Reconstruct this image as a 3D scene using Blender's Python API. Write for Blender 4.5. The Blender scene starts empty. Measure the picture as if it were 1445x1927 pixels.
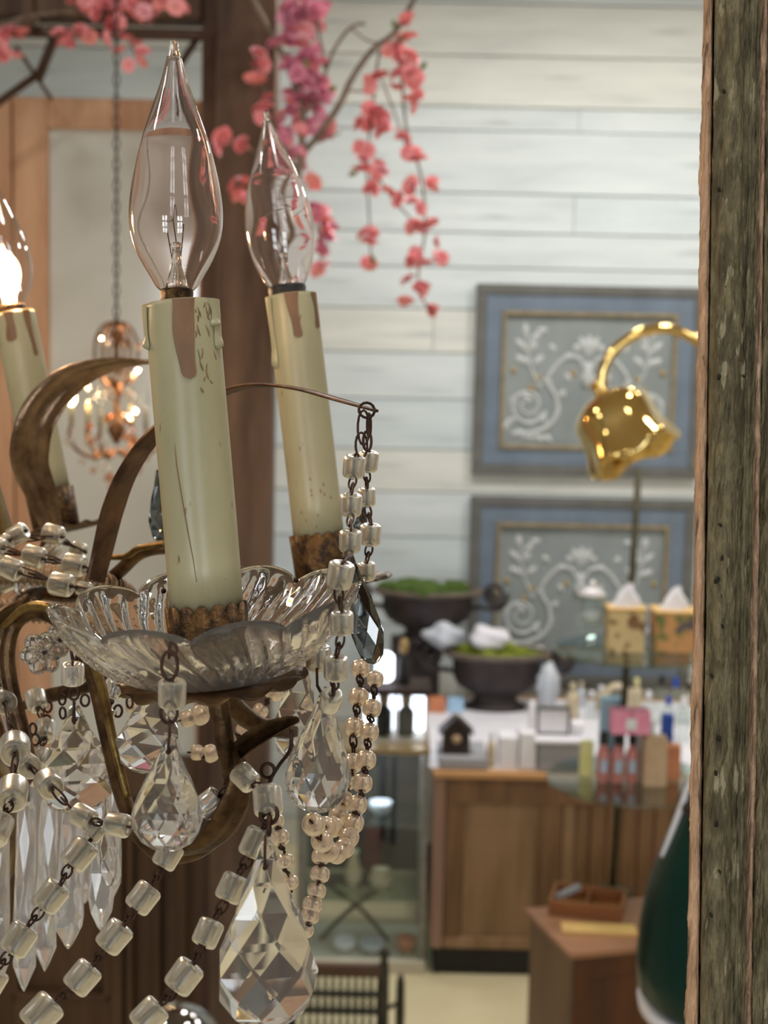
import bpy, bmesh, math, random
from mathutils import Vector, Matrix, noise
random.seed(7)
R = math.radians
SC = bpy.context.scene
COL = SC.collection

# ------------------------------------------------------------------ camera
FPX, CX, CY = 2800.0, 722.5, 963.5
CAMH, PITCH, ROLL = 2.79, R(6.6), R(1.2)
_f = Vector((0, math.cos(PITCH), -math.sin(PITCH)))
_u0 = Vector((0, math.sin(PITCH), math.cos(PITCH)))
_r0 = Vector((1, 0, 0))
RT = _r0 * math.cos(ROLL) + _u0 * math.sin(ROLL)
UP = _u0 * math.cos(ROLL) - _r0 * math.sin(ROLL)
FW = _f
EYE = Vector((0, 0, CAMH))
cam_d = bpy.data.cameras.new('camera')
cam = bpy.data.objects.new('camera', cam_d)
COL.objects.link(cam)
cm = Matrix.Identity(4)
for i in range(3):
    cm[i][0], cm[i][1], cm[i][2], cm[i][3] = RT[i], UP[i], -FW[i], EYE[i]
cam.matrix_world = cm
cam_d.sensor_fit = 'VERTICAL'
cam_d.sensor_height = 36.0
cam_d.lens = FPX / 1927.0 * 36.0
cam_d.clip_start = 0.02
cam_d.clip_end = 60
cam_d.dof.use_dof = True
cam_d.dof.focus_distance = 0.585
cam_d.dof.aperture_fstop = 16.0
SC.camera = cam

# ------------------------------------------------------------------ light
SC.view_settings.view_transform = 'Standard'
SC.view_settings.look = 'None'
SC.view_settings.gamma = 1.0
SC.view_settings.use_curve_mapping = False
SC.view_settings.exposure = 0.0
SC.cycles.use_denoising = True
SC.cycles.max_bounces = 14
SC.cycles.transmission_bounces = 14
SC.cycles.transparent_max_bounces = 24
SC.cycles.sample_clamp_indirect = 6.0
W = bpy.data.worlds.new('world')
SC.world = W
W.use_nodes = True
W.node_tree.nodes['Background'].inputs[0].default_value = (0.9, 0.92, 0.95, 1)
W.node_tree.nodes['Background'].inputs[1].default_value = 0.15

def area(name, loc, target, sx, sy, watts, col):
    d = bpy.data.lights.new(name, 'AREA')
    d.shape = 'RECTANGLE'
    d.size, d.size_y, d.energy, d.color = sx, sy, watts, col
    o = bpy.data.objects.new(name, d)
    COL.objects.link(o)
    o.location = loc
    o.rotation_euler = (Vector(target) - Vector(loc)).to_track_quat('-Z', 'Y').to_euler()
    return o

COOL, NEUT, WARM = (0.86, 0.94, 1.0), (1.0, 0.97, 0.92), (1.0, 0.80, 0.58)
for k, (x, y, w) in enumerate([(-2.4, 0.6, 16), (0.4, 0.2, 16), (2.4, 1.6, 18), (-1.6, 3.4, 20), (1.2, 3.6, 26),
                               (2.6, 5.6, 52), (0.3, 6.0, 54), (1.6, 6.6, 20)]):
    area('ceiling_lamp_light', (x, y, 4.74), (x, y, 0), 0.34, 0.34, w, NEUT)
for wx in (-1.7, 1.3):                                   # two paned shop windows behind the photographer
    for i in (-.30, .30):
        for j in (-.62, 0, .62):
            area('window_pane_light', (wx + i, -3.9, 2.6 + j), (wx + i, 2, 2.4 + j), .42, .46, 11, COOL)

# ------------------------------------------------------------------ helpers
def P(px, py, d):
    return EYE + FW * d + RT * ((px - CX) / FPX * d) + UP * ((CY - py) / FPX * d)
def _ray(px, py):
    return FW + RT * ((px - CX) / FPX) + UP * ((CY - py) / FPX)
def PY(px, py, y):
    r = _ray(px, py)
    return EYE + r * (y / r.y)
def PZ(px, py, z):
    r = _ray(px, py)
    return EYE + r * ((z - CAMH) / r.z)
def lin(c):
    f = lambda v: v / 12.92 if v <= .04045 else ((v + .055) / 1.055) ** 2.4
    return (f(c[0] / 255), f(c[1] / 255), f(c[2] / 255), 1)

def M(name, c1, c2=None, rough=.5, metal=0., scale=(8, 8, 8), detail=4., ramp=(.35, .65), bump=0., trans=0., ior=1.45,
      coat=0., emit=None, estr=0., sss=0., spec=.5, bscale=None, c3=None, s3=40., r3=(.62, .68), nscale=1.0):
    m = bpy.data.materials.new(name)
    m.use_nodes = True
    nt = m.node_tree
    b = nt.nodes['Principled BSDF']
    b.inputs['Base Color'].default_value = lin(c1)
    b.inputs['Roughness'].default_value = rough
    b.inputs['Metallic'].default_value = metal
    b.inputs['Transmission Weight'].default_value = trans
    b.inputs['IOR'].default_value = ior
    b.inputs['Coat Weight'].default_value = coat
    b.inputs['Specular IOR Level'].default_value = spec
    if sss:
        b.inputs['Subsurface Weight'].default_value = sss
        b.inputs['Subsurface Scale'].default_value = .004
    if emit:
        b.inputs['Emission Color'].default_value = lin(emit)
        b.inputs['Emission Strength'].default_value = estr
    if c2 or bump:
        tc = nt.nodes.new('ShaderNodeTexCoord')
        mp = nt.nodes.new('ShaderNodeMapping')
        mp.inputs['Scale'].default_value = scale
        nt.links.new(tc.outputs['Object'], mp.inputs['Vector'])
        nz = nt.nodes.new('ShaderNodeTexNoise')
        nz.inputs['Detail'].default_value = detail
        nz.inputs['Scale'].default_value = nscale
        nz.inputs['Roughness'].default_value = .6
        nt.links.new(mp.outputs[0], nz.inputs['Vector'])
    if c2:
        cr = nt.nodes.new('ShaderNodeValToRGB')
        cr.color_ramp.elements[0].position, cr.color_ramp.elements[1].position = ramp
        cr.color_ramp.elements[0].color = lin(c1)
        cr.color_ramp.elements[1].color = lin(c2)
        nt.links.new(nz.outputs['Fac'], cr.inputs['Fac'])
        out = cr.outputs['Color']
        if c3:
            n3 = nt.nodes.new('ShaderNodeTexNoise')
            n3.inputs['Scale'].default_value = s3
            n3.inputs['Detail'].default_value = 5
            nt.links.new(mp.outputs[0], n3.inputs['Vector'])
            r3n = nt.nodes.new('ShaderNodeMapRange')
            r3n.inputs['From Min'].default_value, r3n.inputs['From Max'].default_value = r3
            nt.links.new(n3.outputs['Fac'], r3n.inputs['Value'])
            mx = nt.nodes.new('ShaderNodeMix')
            mx.data_type = 'RGBA'
            nt.links.new(r3n.outputs[0], mx.inputs['Factor'])
            nt.links.new(out, mx.inputs['A'])
            mx.inputs['B'].default_value = lin(c3)
            out = mx.outputs['Result']
        nt.links.new(out, b.inputs['Base Color'])
    if bump:
        bp = nt.nodes.new('ShaderNodeBump')
        bp.inputs['Strength'].default_value = bump
        bp.inputs['Distance'].default_value = .004
        if bscale:
            n2 = nt.nodes.new('ShaderNodeTexNoise')
            n2.inputs['Scale'].default_value = bscale
            n2.inputs['Detail'].default_value = 6
            nt.links.new(mp.outputs[0], n2.inputs['Vector'])
            nt.links.new(n2.outputs['Fac'], bp.inputs['Height'])
        else:
            nt.links.new(nz.outputs['Fac'], bp.inputs['Height'])
        nt.links.new(bp.outputs[0], b.inputs['Normal'])
    return m

def thin_glass(name, tint, lo=.05, hi=.85, power=3.5):
    m = bpy.data.materials.new(name)
    m.use_nodes = True
    nt = m.node_tree
    nt.nodes.clear()
    o = nt.nodes.new('ShaderNodeOutputMaterial')
    t = nt.nodes.new('ShaderNodeBsdfTransparent')
    t.inputs[0].default_value = (*tint, 1)
    g = nt.nodes.new('ShaderNodeBsdfGlossy')
    g.inputs['Roughness'].default_value = .015
    lw = nt.nodes.new('ShaderNodeLayerWeight')
    pw = nt.nodes.new('ShaderNodeMath'); pw.operation = 'POWER'; pw.inputs[1].default_value = power
    mr = nt.nodes.new('ShaderNodeMapRange')
    mr.inputs['To Min'].default_value, mr.inputs['To Max'].default_value = lo, hi
    mx = nt.nodes.new('ShaderNodeMixShader')
    nt.links.new(lw.outputs['Facing'], pw.inputs[0])
    nt.links.new(pw.outputs[0], mr.inputs['Value'])
    nt.links.new(mr.outputs[0], mx.inputs[0])
    nt.links.new(t.outputs[0], mx.inputs[1])
    nt.links.new(g.outputs[0], mx.inputs[2])
    nt.links.new(mx.outputs[0], o.inputs['Surface'])
    return m

def hazy_glass(name, ior, rough, haze, tint=(.99, .985, .98), haze_col=(.9, .88, .86)):
    """old glass: clear, with a pale haze mixed in to lighten its dark refractions"""
    m = bpy.data.materials.new(name)
    m.use_nodes = True
    nt = m.node_tree
    nt.nodes.clear()
    o = nt.nodes.new('ShaderNodeOutputMaterial')
    g = nt.nodes.new('ShaderNodeBsdfGlass')
    g.inputs['Color'].default_value = (*tint, 1)
    g.inputs['Roughness'].default_value = rough
    g.inputs['IOR'].default_value = ior
    t = nt.nodes.new('ShaderNodeBsdfTranslucent')
    t.inputs[0].default_value = (*haze_col, 1)
    d = nt.nodes.new('ShaderNodeBsdfDiffuse')
    d.inputs[0].default_value = (*haze_col, 1)
    m1 = nt.nodes.new('ShaderNodeMixShader'); m1.inputs[0].default_value = .5
    m2 = nt.nodes.new('ShaderNodeMixShader'); m2.inputs[0].default_value = haze  # pale haze put into the colour so the glass looks brighter, less contrasty
    nt.links.new(t.outputs[0], m1.inputs[1]); nt.links.new(d.outputs[0], m1.inputs[2])
    nt.links.new(g.outputs[0], m2.inputs[1]); nt.links.new(m1.outputs[0], m2.inputs[2])
    nt.links.new(m2.outputs[0], o.inputs['Surface'])
    return m

def emitter(name, col, s):
    m = bpy.data.materials.new(name)
    m.use_nodes = True
    nt = m.node_tree
    nt.nodes.clear()
    o = nt.nodes.new('ShaderNodeOutputMaterial')
    e = nt.nodes.new('ShaderNodeEmission')
    e.inputs[0].default_value = lin(col)
    e.inputs[1].default_value = s
    nt.links.new(e.outputs[0], o.inputs['Surface'])
    return m

WLOC = {}
def props(o, label=None, cat=None, group=None, kind=None):
    if label: o['label'] = label
    if cat: o['category'] = cat
    if group: o['group'] = group
    if kind: o['kind'] = kind
    return o
def thing(name, loc, label, cat, group=None, kind=None):
    o = bpy.data.objects.new(name, None)
    COL.objects.link(o)
    o.location = loc
    o.empty_display_size = .05
    WLOC[o.name] = Vector(loc)
    return props(o, label, cat, group, kind)
def link(o, parent, M4):
    COL.objects.link(o)
    if parent is not None:
        o.parent = parent
        o.matrix_parent_inverse = Matrix.Translation(-WLOC[parent.name])
    o.matrix_basis = M4
    WLOC[o.name] = M4.to_translation()
    return o
def mdata(name, V, F, mat, smooth=True):
    me = bpy.data.meshes.new(name)
    me.from_pydata([tuple(v) for v in V], [], F)
    me.materials.append(mat)
    if smooth:
        me.polygons.foreach_set('use_smooth', [True] * len(me.polygons))
    me.update()
    return me
def obj(name, VF, mat, parent=None, smooth=True, label=None, cat=None, group=None, kind=None, origin=None):
    V, F = VF
    V = [Vector(v) for v in V]
    if origin is None:
        origin = sum(V, Vector()) / len(V)
    origin = Vector(origin)
    me = mdata(name, [v - origin for v in V], F, mat, smooth)
    o = bpy.data.objects.new(name, me)
    link(o, parent, Matrix.Translation(origin))
    return props(o, label, cat, group, kind)
def inst(name, me, M4, parent):
    return link(bpy.data.objects.new(name, me), parent, M4)

def join(*vfs):
    V, F = [], []
    for v, f in vfs:
        n = len(V)
        V += list(v)
        F += [tuple(i + n for i in q) for q in f]
    return V, F
def xf(VF, M4):
    return [M4 @ Vector(v) for v in VF[0]], VF[1]
def cr(pts, n=6):
    pts = [Vector(p) for p in pts]
    out = []
    for i in range(len(pts) - 1):
        p0, p1, p2, p3 = pts[max(i - 1, 0)], pts[i], pts[i + 1], pts[min(i + 2, len(pts) - 1)]
        for k in range(n):
            t = k / n
            out.append(.5 * ((2 * p1) + (p2 - p0) * t + (2 * p0 - 5 * p1 + 4 * p2 - p3) * t * t + (3 * p1 - p0 - 3 * p2 + p3) * t ** 3))
    out.append(pts[-1])
    return out
def interp(vals, n):
    out = []
    for i in range(n):
        t = i / max(n - 1, 1) * (len(vals) - 1)
        k = min(int(t), len(vals) - 2) if len(vals) > 1 else 0
        out.append(vals[k] if len(vals) == 1 else vals[k] + (vals[k + 1] - vals[k]) * (t - k))
    return out
def frames(path, ref=None):
    fr, a = [], None
    for i, p in enumerate(path):
        t = (path[min(i + 1, len(path) - 1)] - path[max(i - 1, 0)]).normalized()
        if a is None:
            a = ref or (Vector((0, 0, 1)) if abs(t.z) < .9 else Vector((1, 0, 0)))
        if ref: a = ref
        a = (a - t * a.dot(t)).normalized()
        fr.append((t, a, t.cross(a)))
    return fr
def tube(path, rad, n=8, closed=False):
    path = [Vector(p) for p in path]
    rs = interp(rad if isinstance(rad, (list, tuple)) else [rad], len(path))
    V, F = [], []
    if closed:
        path2 = path + path[:1]
        fr = frames([path[-1]] + path + path[:1])[1:-1]
    else:
        fr = frames(path)
    for p, r, (t, a, b) in zip(path, rs, fr):
        for k in range(n):
            an = 2 * math.pi * k / n
            V.append(p + (a * math.cos(an) + b * math.sin(an)) * r)
    L = len(path)
    for i in range(L if closed else L - 1):
        j = (i + 1) % L
        for k in range(n):
            F.append((i * n + k, i * n + (k + 1) % n, j * n + (k + 1) % n, j * n + k))
    if not closed:
        F.append(tuple(range(n))[::-1])
        F.append(tuple((L - 1) * n + k for k in range(n)))
    return V, F
def ribbon(path, wid, wdir, th, curl=0., ridge=0.):
    """a bent metal leaf: 7 points across, real thickness"""
    path = [Vector(p) for p in path]
    ws = interp(wid, len(path))
    V, F = [], []
    nu = 7
    fr = frames(path, Vector(wdir))
    for side in (0, 1):
        for p, w, (t, a, b) in zip(path, ws, fr):
            for k in range(nu):
                s = k / (nu - 1) * 2 - 1
                V.append(p + a * (s * w * .5) + b * (curl * w * s * s + ridge * w * math.cos(s * 6.5) + (th if side else 0)))
    L = len(path)
    o2 = L * nu
    for i in range(L - 1):
        for k in range(nu - 1):
            q = (i * nu + k, i * nu + k + 1, (i + 1) * nu + k + 1, (i + 1) * nu + k)
            F.append(q)
            F.append(tuple(x + o2 for x in q[::-1]))
        for k in (0, nu - 1):
            F.append((i * nu + k, (i + 1) * nu + k, (i + 1) * nu + k + o2, i * nu + k + o2))
    for i in (0, L - 1):
        for k in range(nu - 1):
            F.append((i * nu + k, i * nu + k + 1, i * nu + k + 1 + o2, i * nu + k + o2))
    return V, F
def lathe(prof, n=24, fn=None, closed=False, cap=True):
    """prof [(r, z)]; fn(theta, r, z, index) may bend it"""
    V, F = [], []
    L = len(prof)
    for i, (r, z) in enumerate(prof):
        for k in range(n):
            th = 2 * math.pi * k / n
            rr, zz = fn(th, r, z, i) if fn else (r, z)
            V.append(Vector((rr * math.cos(th), rr * math.sin(th), zz)))
    for i in range(L if closed else L - 1):
        j = (i + 1) % L
        for k in range(n):
            F.append((i * n + k, i * n + (k + 1) % n, j * n + (k + 1) % n, j * n + k))
    if cap and not closed:
        F.append(tuple(range(n))[::-1])
        F.append(tuple((L - 1) * n + k for k in range(n)))
    return V, F
def box(x0, x1, y0, y1, z0, z1, bev=.0):
    bm = bmesh.new()
    bmesh.ops.create_cube(bm, size=1)
    for v in bm.verts:
        v.co = Vector(((x0 + x1) / 2 + v.co.x * (x1 - x0), (y0 + y1) / 2 + v.co.y * (y1 - y0), (z0 + z1) / 2 + v.co.z * (z1 - z0)))
    if bev:
        bmesh.ops.bevel(bm, geom=list(bm.edges), offset=bev, segments=2, affect='EDGES', profile=.6)
    bm.verts.ensure_lookup_table()
    V = [v.co.copy() for v in bm.verts]
    for i, v in enumerate(bm.verts): v.index = i
    F = [tuple(v.index for v in f.verts) for f in bm.faces]
    bm.free()
    return V, F
def ball(c, r, nu=14, nv=9, sc=(1, 1, 1)):
    V, F = [], []
    for i in range(nv):
        ph = math.pi * (i + .02) / (nv - 1 + .04)
        for k in range(nu):
            th = 2 * math.pi * k / nu
            V.append(Vector(c) + Vector((r * sc[0] * math.sin(ph) * math.cos(th), r * sc[1] * math.sin(ph) * math.sin(th), r * sc[2] * math.cos(ph))))
    for i in range(nv - 1):
        for k in range(nu):
            F.append((i * nu + k, (i + 1) * nu + k, (i + 1) * nu + (k + 1) % nu, i * nu + (k + 1) % nu))
    F.append(tuple(range(nu))); F.append(tuple((nv - 1) * nu + k for k in range(nu))[::-1])
    return V, F
def axis(p0, p1, xref=None):
    """matrix whose z runs from p0 to p1, origin p0"""
    z = (p1 - p0).normalized()
    x = (xref or RT)
    x = (x - z * x.dot(z))
    if x.length < 1e-3: x = UP - z * UP.dot(z)
    x.normalize()
    y = z.cross(x)
    m = Matrix.Identity(4)
    for i in range(3):
        m[i][0], m[i][1], m[i][2], m[i][3] = x[i], y[i], z[i], p0[i]
    return m
def imgframe(p, ang=0., tilt=0.):
    """z = up in the picture plane turned by ang (clockwise, degrees); x to the right; y away from the eye"""
    a = R(ang)
    z = UP * math.cos(a) + RT * math.sin(a)
    x = RT * math.cos(a) - UP * math.sin(a)
    m = Matrix.Identity(4)
    y = z.cross(x)
    for i in range(3):
        m[i][0], m[i][1], m[i][2], m[i][3] = x[i], y[i], z[i], p[i]
    return m @ Matrix.Rotation(R(tilt), 4, 'Z')

# ------------------------------------------------------------------ materials
m_plank = [M('whitewashed_plank_%s' % n, a, b, rough=.6, scale=(1.1, 5, 9), ramp=(.36, .72), bump=.12, c3=(168, 175, 175), s3=2.2, r3=(.60, .88))
           for n, a, b in (('pale', (222, 230, 231), (201, 210, 212)), ('grey', (216, 226, 228), (194, 205, 209)), ('warm', (228, 230, 224), (206, 210, 204)))]
m_joint = M('grey_wall_board', (120, 126, 124), rough=.8)  # plain darker grey board that shows in the plank joints
m_floor = M('cream_floor', (214, 202, 166), (202, 189, 152), rough=.45, scale=(2, 2, 2), bump=.03)
m_wallside = M('beige_plaster', (188, 180, 168), (176, 166, 152), rough=.8, scale=(2, 2, 2))
m_rear = M('brown_boarding', (126, 100, 78), (104, 80, 62), rough=.7, scale=(6, 6, 1))
m_ceil = M('pale_ceiling', (196, 190, 180), (184, 176, 166), rough=.8, scale=(2, 2, 2))
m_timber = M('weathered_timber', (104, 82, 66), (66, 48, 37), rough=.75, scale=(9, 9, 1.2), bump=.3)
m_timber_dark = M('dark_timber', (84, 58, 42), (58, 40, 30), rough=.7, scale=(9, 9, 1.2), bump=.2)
m_iron = M('dark_iron', (44, 38, 36), (58, 50, 46), rough=.55, metal=.4, scale=(30, 30, 30))
m_pine = M('warm_lit_pine', (206, 164, 130), (180, 132, 98), rough=.55, scale=(10, 10, 1.4), bump=.12)  # orange tone partly carries the warm bulb light on the upper door
m_pine_lo = M('dark_stained_pine', (98, 72, 48), (76, 54, 35), rough=.6, scale=(10, 10, 1.4), bump=.12)
m_oldglass = M('aged_mirror_glass', (212, 214, 208), (200, 200, 194), rough=.12, metal=.0, scale=(2, 2, 1), spec=.9, coat=.4)
m_counter = M('counter_wood', (136, 101, 70), (98, 71, 47), rough=.5, scale=(9, 9, 1.3), bump=.1)
m_counter_top = M('light_counter_edge', (206, 160, 110), (186, 138, 90), rough=.45, scale=(1.3, 9, 9))
m_counter_panel = M('counter_panel_wood', (156, 124, 94), (124, 96, 68), rough=.55, scale=(9, 9, 1.1), bump=.1)
m_counter_side = M('mauve_side_wood', (160, 128, 112), (140, 108, 94), rough=.55, scale=(9, 9, 1.2))
m_black = M('black_paint', (26, 25, 25), (34, 32, 31), rough=.6, scale=(6, 6, 6))
m_frameblue = M('blue_grey_paint', (116, 130, 146), (104, 117, 132), rough=.55, scale=(6, 6, 6))
m_framegrey = M('grey_paint', (108, 109, 106), (94, 93, 88), rough=.6, scale=(6, 6, 6))
m_panelgrey = M('panel_grey_green', (146, 154, 154), (130, 138, 138), rough=.6, scale=(4, 4, 4))
m_gilt = M('worn_gilt', (156, 140, 108), (128, 116, 92), rough=.5, scale=(20, 20, 20))
m_relief = M('whitened_relief', (202, 206, 206), (178, 182, 182), rough=.6, scale=(12, 12, 12))
m_goldrose = M('ochre_gilt', (186, 158, 108), (160, 132, 84), rough=.5, scale=(20, 20, 20))
m_castiron = M('black_cast_iron', (44, 38, 38), (60, 50, 48), rough=.5, metal=.2, scale=(14, 14, 14), bump=.2)
m_castrim = M('paler_iron_rim', (112, 98, 86), (88, 76, 68), rough=.6, scale=(14, 14, 14))  # rim tone paler than the bowl
m_moss = M('green_moss', (84, 108, 40), (52, 72, 26), rough=.9, scale=(60, 60, 60), bump=.6)
m_moss2 = M('yellow_moss', (140, 148, 44), (98, 112, 36), rough=.9, scale=(60, 60, 60), bump=.6)
m_white = M('white_paper', (238, 236, 242), (228, 228, 236), rough=.5, scale=(8, 8, 8))
m_whitecloth = M('white_plastic', (214, 220, 228), (196, 202, 212), rough=.35, scale=(14, 14, 14), bump=.4, trans=.1)
m_greystack = M('grey_paper_stack', (168, 168, 172), (146, 146, 152), rough=.7, scale=(2, 2, 90))
m_brass = M('polished_brass', (240, 210, 142), (230, 194, 116), rough=.10, metal=1., scale=(9, 9, 9), bump=.02)
m_tissue_tan = M('tan_floral_card', (208, 180, 130), (214, 190, 142), rough=.7, scale=(22, 22, 22), c3=(128, 92, 60), s3=.9, r3=(.53, .58))
m_tissue_flower = M('orange_floral_card', (206, 150, 98), (112, 120, 66), rough=.7, scale=(14, 14, 14), ramp=(.46, .56), c3=(96, 66, 104), s3=.8, r3=(.58, .64))
m_clear = thin_glass('clear_thin_glass', (.93, .96, .95), .06, .7, 3)
m_shelfglass = thin_glass('greenish_shelf_glass', (.74, .84, .80), .14, .65, 2)
m_caseglass = thin_glass('case_glass', (.93, .96, .96), .05, .6, 3)
m_pink = M('pink_card', (240, 158, 186), (230, 138, 170), rough=.5, scale=(20, 20, 20))
m_pinkliq = M('pink_liquid_bottle', (206, 128, 124), (214, 146, 140), rough=.15, trans=.25, scale=(20, 20, 20))
m_bluecard = M('blue_plastic', (30, 66, 160), (40, 80, 176), rough=.4, scale=(20, 20, 20))
m_lightblue = M('pale_blue_card', (150, 186, 214), (170, 200, 222), rough=.5, scale=(20, 20, 20))
m_beige = M('beige_ceramic', (206, 192, 164), (188, 172, 142), rough=.4, scale=(20, 20, 20))
m_orange = M('terracotta_card', (204, 132, 92), (190, 116, 80), rough=.6, scale=(20, 20, 20))
m_tanbox = M('tan_card', (196, 166, 136), (186, 154, 124), rough=.6, scale=(20, 20, 20))
m_yellow = M('pale_yellow_pouch', (214, 206, 130), (222, 216, 160), rough=.5, scale=(20, 20, 20))
m_manila = M('manila_board', (214, 176, 112), (204, 164, 98), rough=.6, scale=(10, 10, 10))
m_darkwood = M('dark_brown_wood', (58, 42, 34), (42, 30, 25), rough=.6, scale=(10, 10, 3))
m_cab = M('red_brown_cabinet', (86, 46, 20), (64, 32, 12), rough=.45, scale=(9, 9, 1.3), bump=.08)
m_cabside = M('cabinet_side_wood', (122, 92, 66), (98, 72, 50), rough=.5, scale=(9, 9, 1.3))
m_cabtop = M('cabinet_top_edge', (158, 114, 84), (128, 88, 62), rough=.4, scale=(1.3, 9, 9))
m_box = M('crate_wood', (150, 96, 52), (126, 76, 40), rough=.5, scale=(3, 9, 9))
m_green = M('bottle_green_glaze', (2, 50, 42), (2, 38, 34), rough=.3, coat=.05, spec=.25, scale=(5, 5, 5))
m_whiteglaze = M('white_glaze', (232, 230, 234), rough=.25, coat=.3)
m_greengold = M('olive_metal', (70, 66, 44), (52, 48, 32), rough=.5, metal=.4, scale=(20, 20, 20))
m_chairdark = M('dark_green_chair_paint', (58, 54, 38), (40, 38, 28), rough=.5, scale=(20, 20, 20))
m_chairrail = M('reddish_chair_rail', (96, 70, 48), (74, 52, 36), rough=.5, scale=(3, 20, 20))
m_casegrey = M('case_grey_metal', (150, 146, 142), (128, 124, 118), rough=.4, metal=.3, scale=(20, 20, 20))
m_casegold = M('case_brass_trim', (170, 148, 108), (150, 128, 90), rough=.35, metal=.5, scale=(20, 20, 20))
m_casewhite = M('case_plinth_cream', (206, 200, 184), (192, 184, 166), rough=.5, scale=(6, 6, 6))
m_red = M('dark_red_cloth', (96, 24, 30), (78, 18, 24), rough=.8, scale=(20, 20, 20))
m_lit = emitter('lit_case_panel', (236, 240, 255), 5.0)
m_antique = M('antique_brass', (112, 86, 56), (60, 42, 28), rough=.42, metal=.8, scale=(90, 90, 90), bump=.25)
m_gold = M('rubbed_gold_brass', (150, 124, 72), (92, 68, 36), rough=.38, metal=.85, scale=(90, 90, 90), bump=.2)
m_rust = M('rusty_wire', (74, 48, 36), (46, 30, 24), rough=.55, metal=.6, scale=(200, 200, 200))
m_copperleaf = M('brown_leaf_metal', (156, 128, 102), (108, 84, 64), rough=.30, metal=.78, scale=(60, 60, 60), bump=.25)
m_cup = M('pitted_brass_cup', (112, 82, 46), (50, 34, 22), rough=.5, metal=.6, scale=(160, 160, 160), bump=.6, ramp=(.4, .62))
m_candle = M('cream_candle_sleeve', (174, 164, 130), (160, 152, 119), rough=.35, scale=(30, 30, 12), c3=(120, 104, 76), s3=9., r3=(.68, .74), sss=.15, bump=.05)
m_drip = M('brown_bare_streak', (130, 94, 63), (112, 80, 54), rough=.5, scale=(120, 120, 30))
m_crack = M('brown_crack', (132, 98, 66), rough=.6)
m_bulb = thin_glass('bulb_glass', (.96, .94, .935), .06, .88, 2.3)
m_blown = hazy_glass('blown_bulb_glass', 1.47, .0, .012, (.99, .965, .96))
m_stem = M('clear_stem_glass', (250, 250, 250), rough=.02, trans=1., ior=1.5)
m_crystal = hazy_glass('cut_crystal', 1.42, .0, .07)
m_bobeche = hazy_glass('pressed_glass', 1.36, .0, .03)
m_spear = hazy_glass('spear_glass', 1.36, .01, .24)
m_smoke = M('smoky_crystal', (120, 126, 128), rough=.02, trans=1., ior=1.55)
m_bead = M('frosted_bead', (220, 213, 196), (200, 193, 176), rough=.26, trans=.84, ior=1.33, scale=(70, 70, 70), bump=.05)
m_beadclear = M('clear_bead', (244, 240, 232), rough=.12, trans=.85, ior=1.45)
m_pearl = hazy_glass('pearl_bead', 1.42, .14, .38, (1., .92, .81), (.84, .71, .58))
m_wrap = M('wound_wire_wrap', (168, 140, 108), (128, 104, 78), rough=.5, metal=.3, scale=(120, 120, 120), bump=.3)
m_glow = emitter('lit_filament', (255, 206, 140), 42.0)
m_glow2 = emitter('lit_small_bulb', (255, 220, 160), 26.0)
m_copper = M('orange_copper', (160, 116, 80), (98, 66, 44), rough=.35, metal=.8, scale=(40, 40, 40))
m_blackband = M('black_band', (30, 26, 26), rough=.5)
m_pinks = [M('coral_petals', (255, 184, 184), (244, 132, 142), rough=.6, scale=(25, 25, 25), sss=.2),
           M('rose_petals', (255, 204, 208), (244, 150, 164), rough=.6, scale=(25, 25, 25), sss=.2),
           M('magenta_petals', (248, 182, 202), (228, 132, 162), rough=.6, scale=(25, 25, 25), sss=.2)]
m_twig = M('grey_brown_twig', (136, 120, 104), (98, 84, 72), rough=.8, scale=(30, 30, 30), bump=.3)
m_leaf = M('small_green_leaf', (120, 122, 70), (96, 100, 56), rough=.6, scale=(30, 30, 30))
m_fr_olive = M('flaking_olive_paint', (124, 113, 82), (86, 77, 54), rough=.7, scale=(210, 210, 50), ramp=(.38, .6), bump=.9, bscale=2.2, c3=(160, 148, 118), s3=.8, r3=(.63, .67))
m_fr_light = M('bare_light_wood', (206, 164, 128), (166, 130, 100), rough=.6, scale=(420, 420, 45), bump=.8, c3=(104, 80, 58), s3=1.0, r3=(.64, .70))
m_fr_ridge = M('worn_ridge_wood', (186, 152, 122), (128, 102, 80), rough=.65, scale=(420, 420, 60), bump=.8, c3=(198, 172, 140), s3=.8, r3=(.60, .66))
m_nail = M('wormhole_dark', (30, 24, 18), rough=.9)

# ------------------------------------------------------------------ setting
WY = 8.0
obj('floor', box(-4.6, 4.6, -4.1, 8.3, -.1, 0), m_floor, smooth=False, kind='structure')
obj('ceiling', box(-4.6, 4.6, -4.1, 8.3, 4.8, 4.9), m_ceil, smooth=False, kind='structure')
obj('wall_left', box(-4.6, -4.5, -4.1, 8.3, 0, 4.8), m_wallside, smooth=False, kind='structure')
obj('wall_right', box(4.5, 4.6, -4.1, 8.3, 0, 4.8), m_wallside, smooth=False, kind='structure')
obj('wall_rear', box(-4.5, 4.5, -4.1, -4.0, 0, 4.8), m_rear, smooth=False, kind='structure')
wall = obj('wall_back', box(-4.5, 4.5, WY + .03, WY + .25, 0, 4.8), m_joint, smooth=False, kind='structure')
ys = [-380, -270, -180, -96, 8, 107, 203, 248, 366, 440, 506, 585, 668, 755, 850, 930, 1015, 1095, 1180, 1265, 1360, 1450, 1545, 1640]
zs = [PY(1000, y, WY).z for y in ys]
zs = [z for z in zs if z < 4.75]
zs = [4.79] + zs + [0.0]
jx = {203: 1090, 366: 1080, 585: 815, 107: 560}
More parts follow.
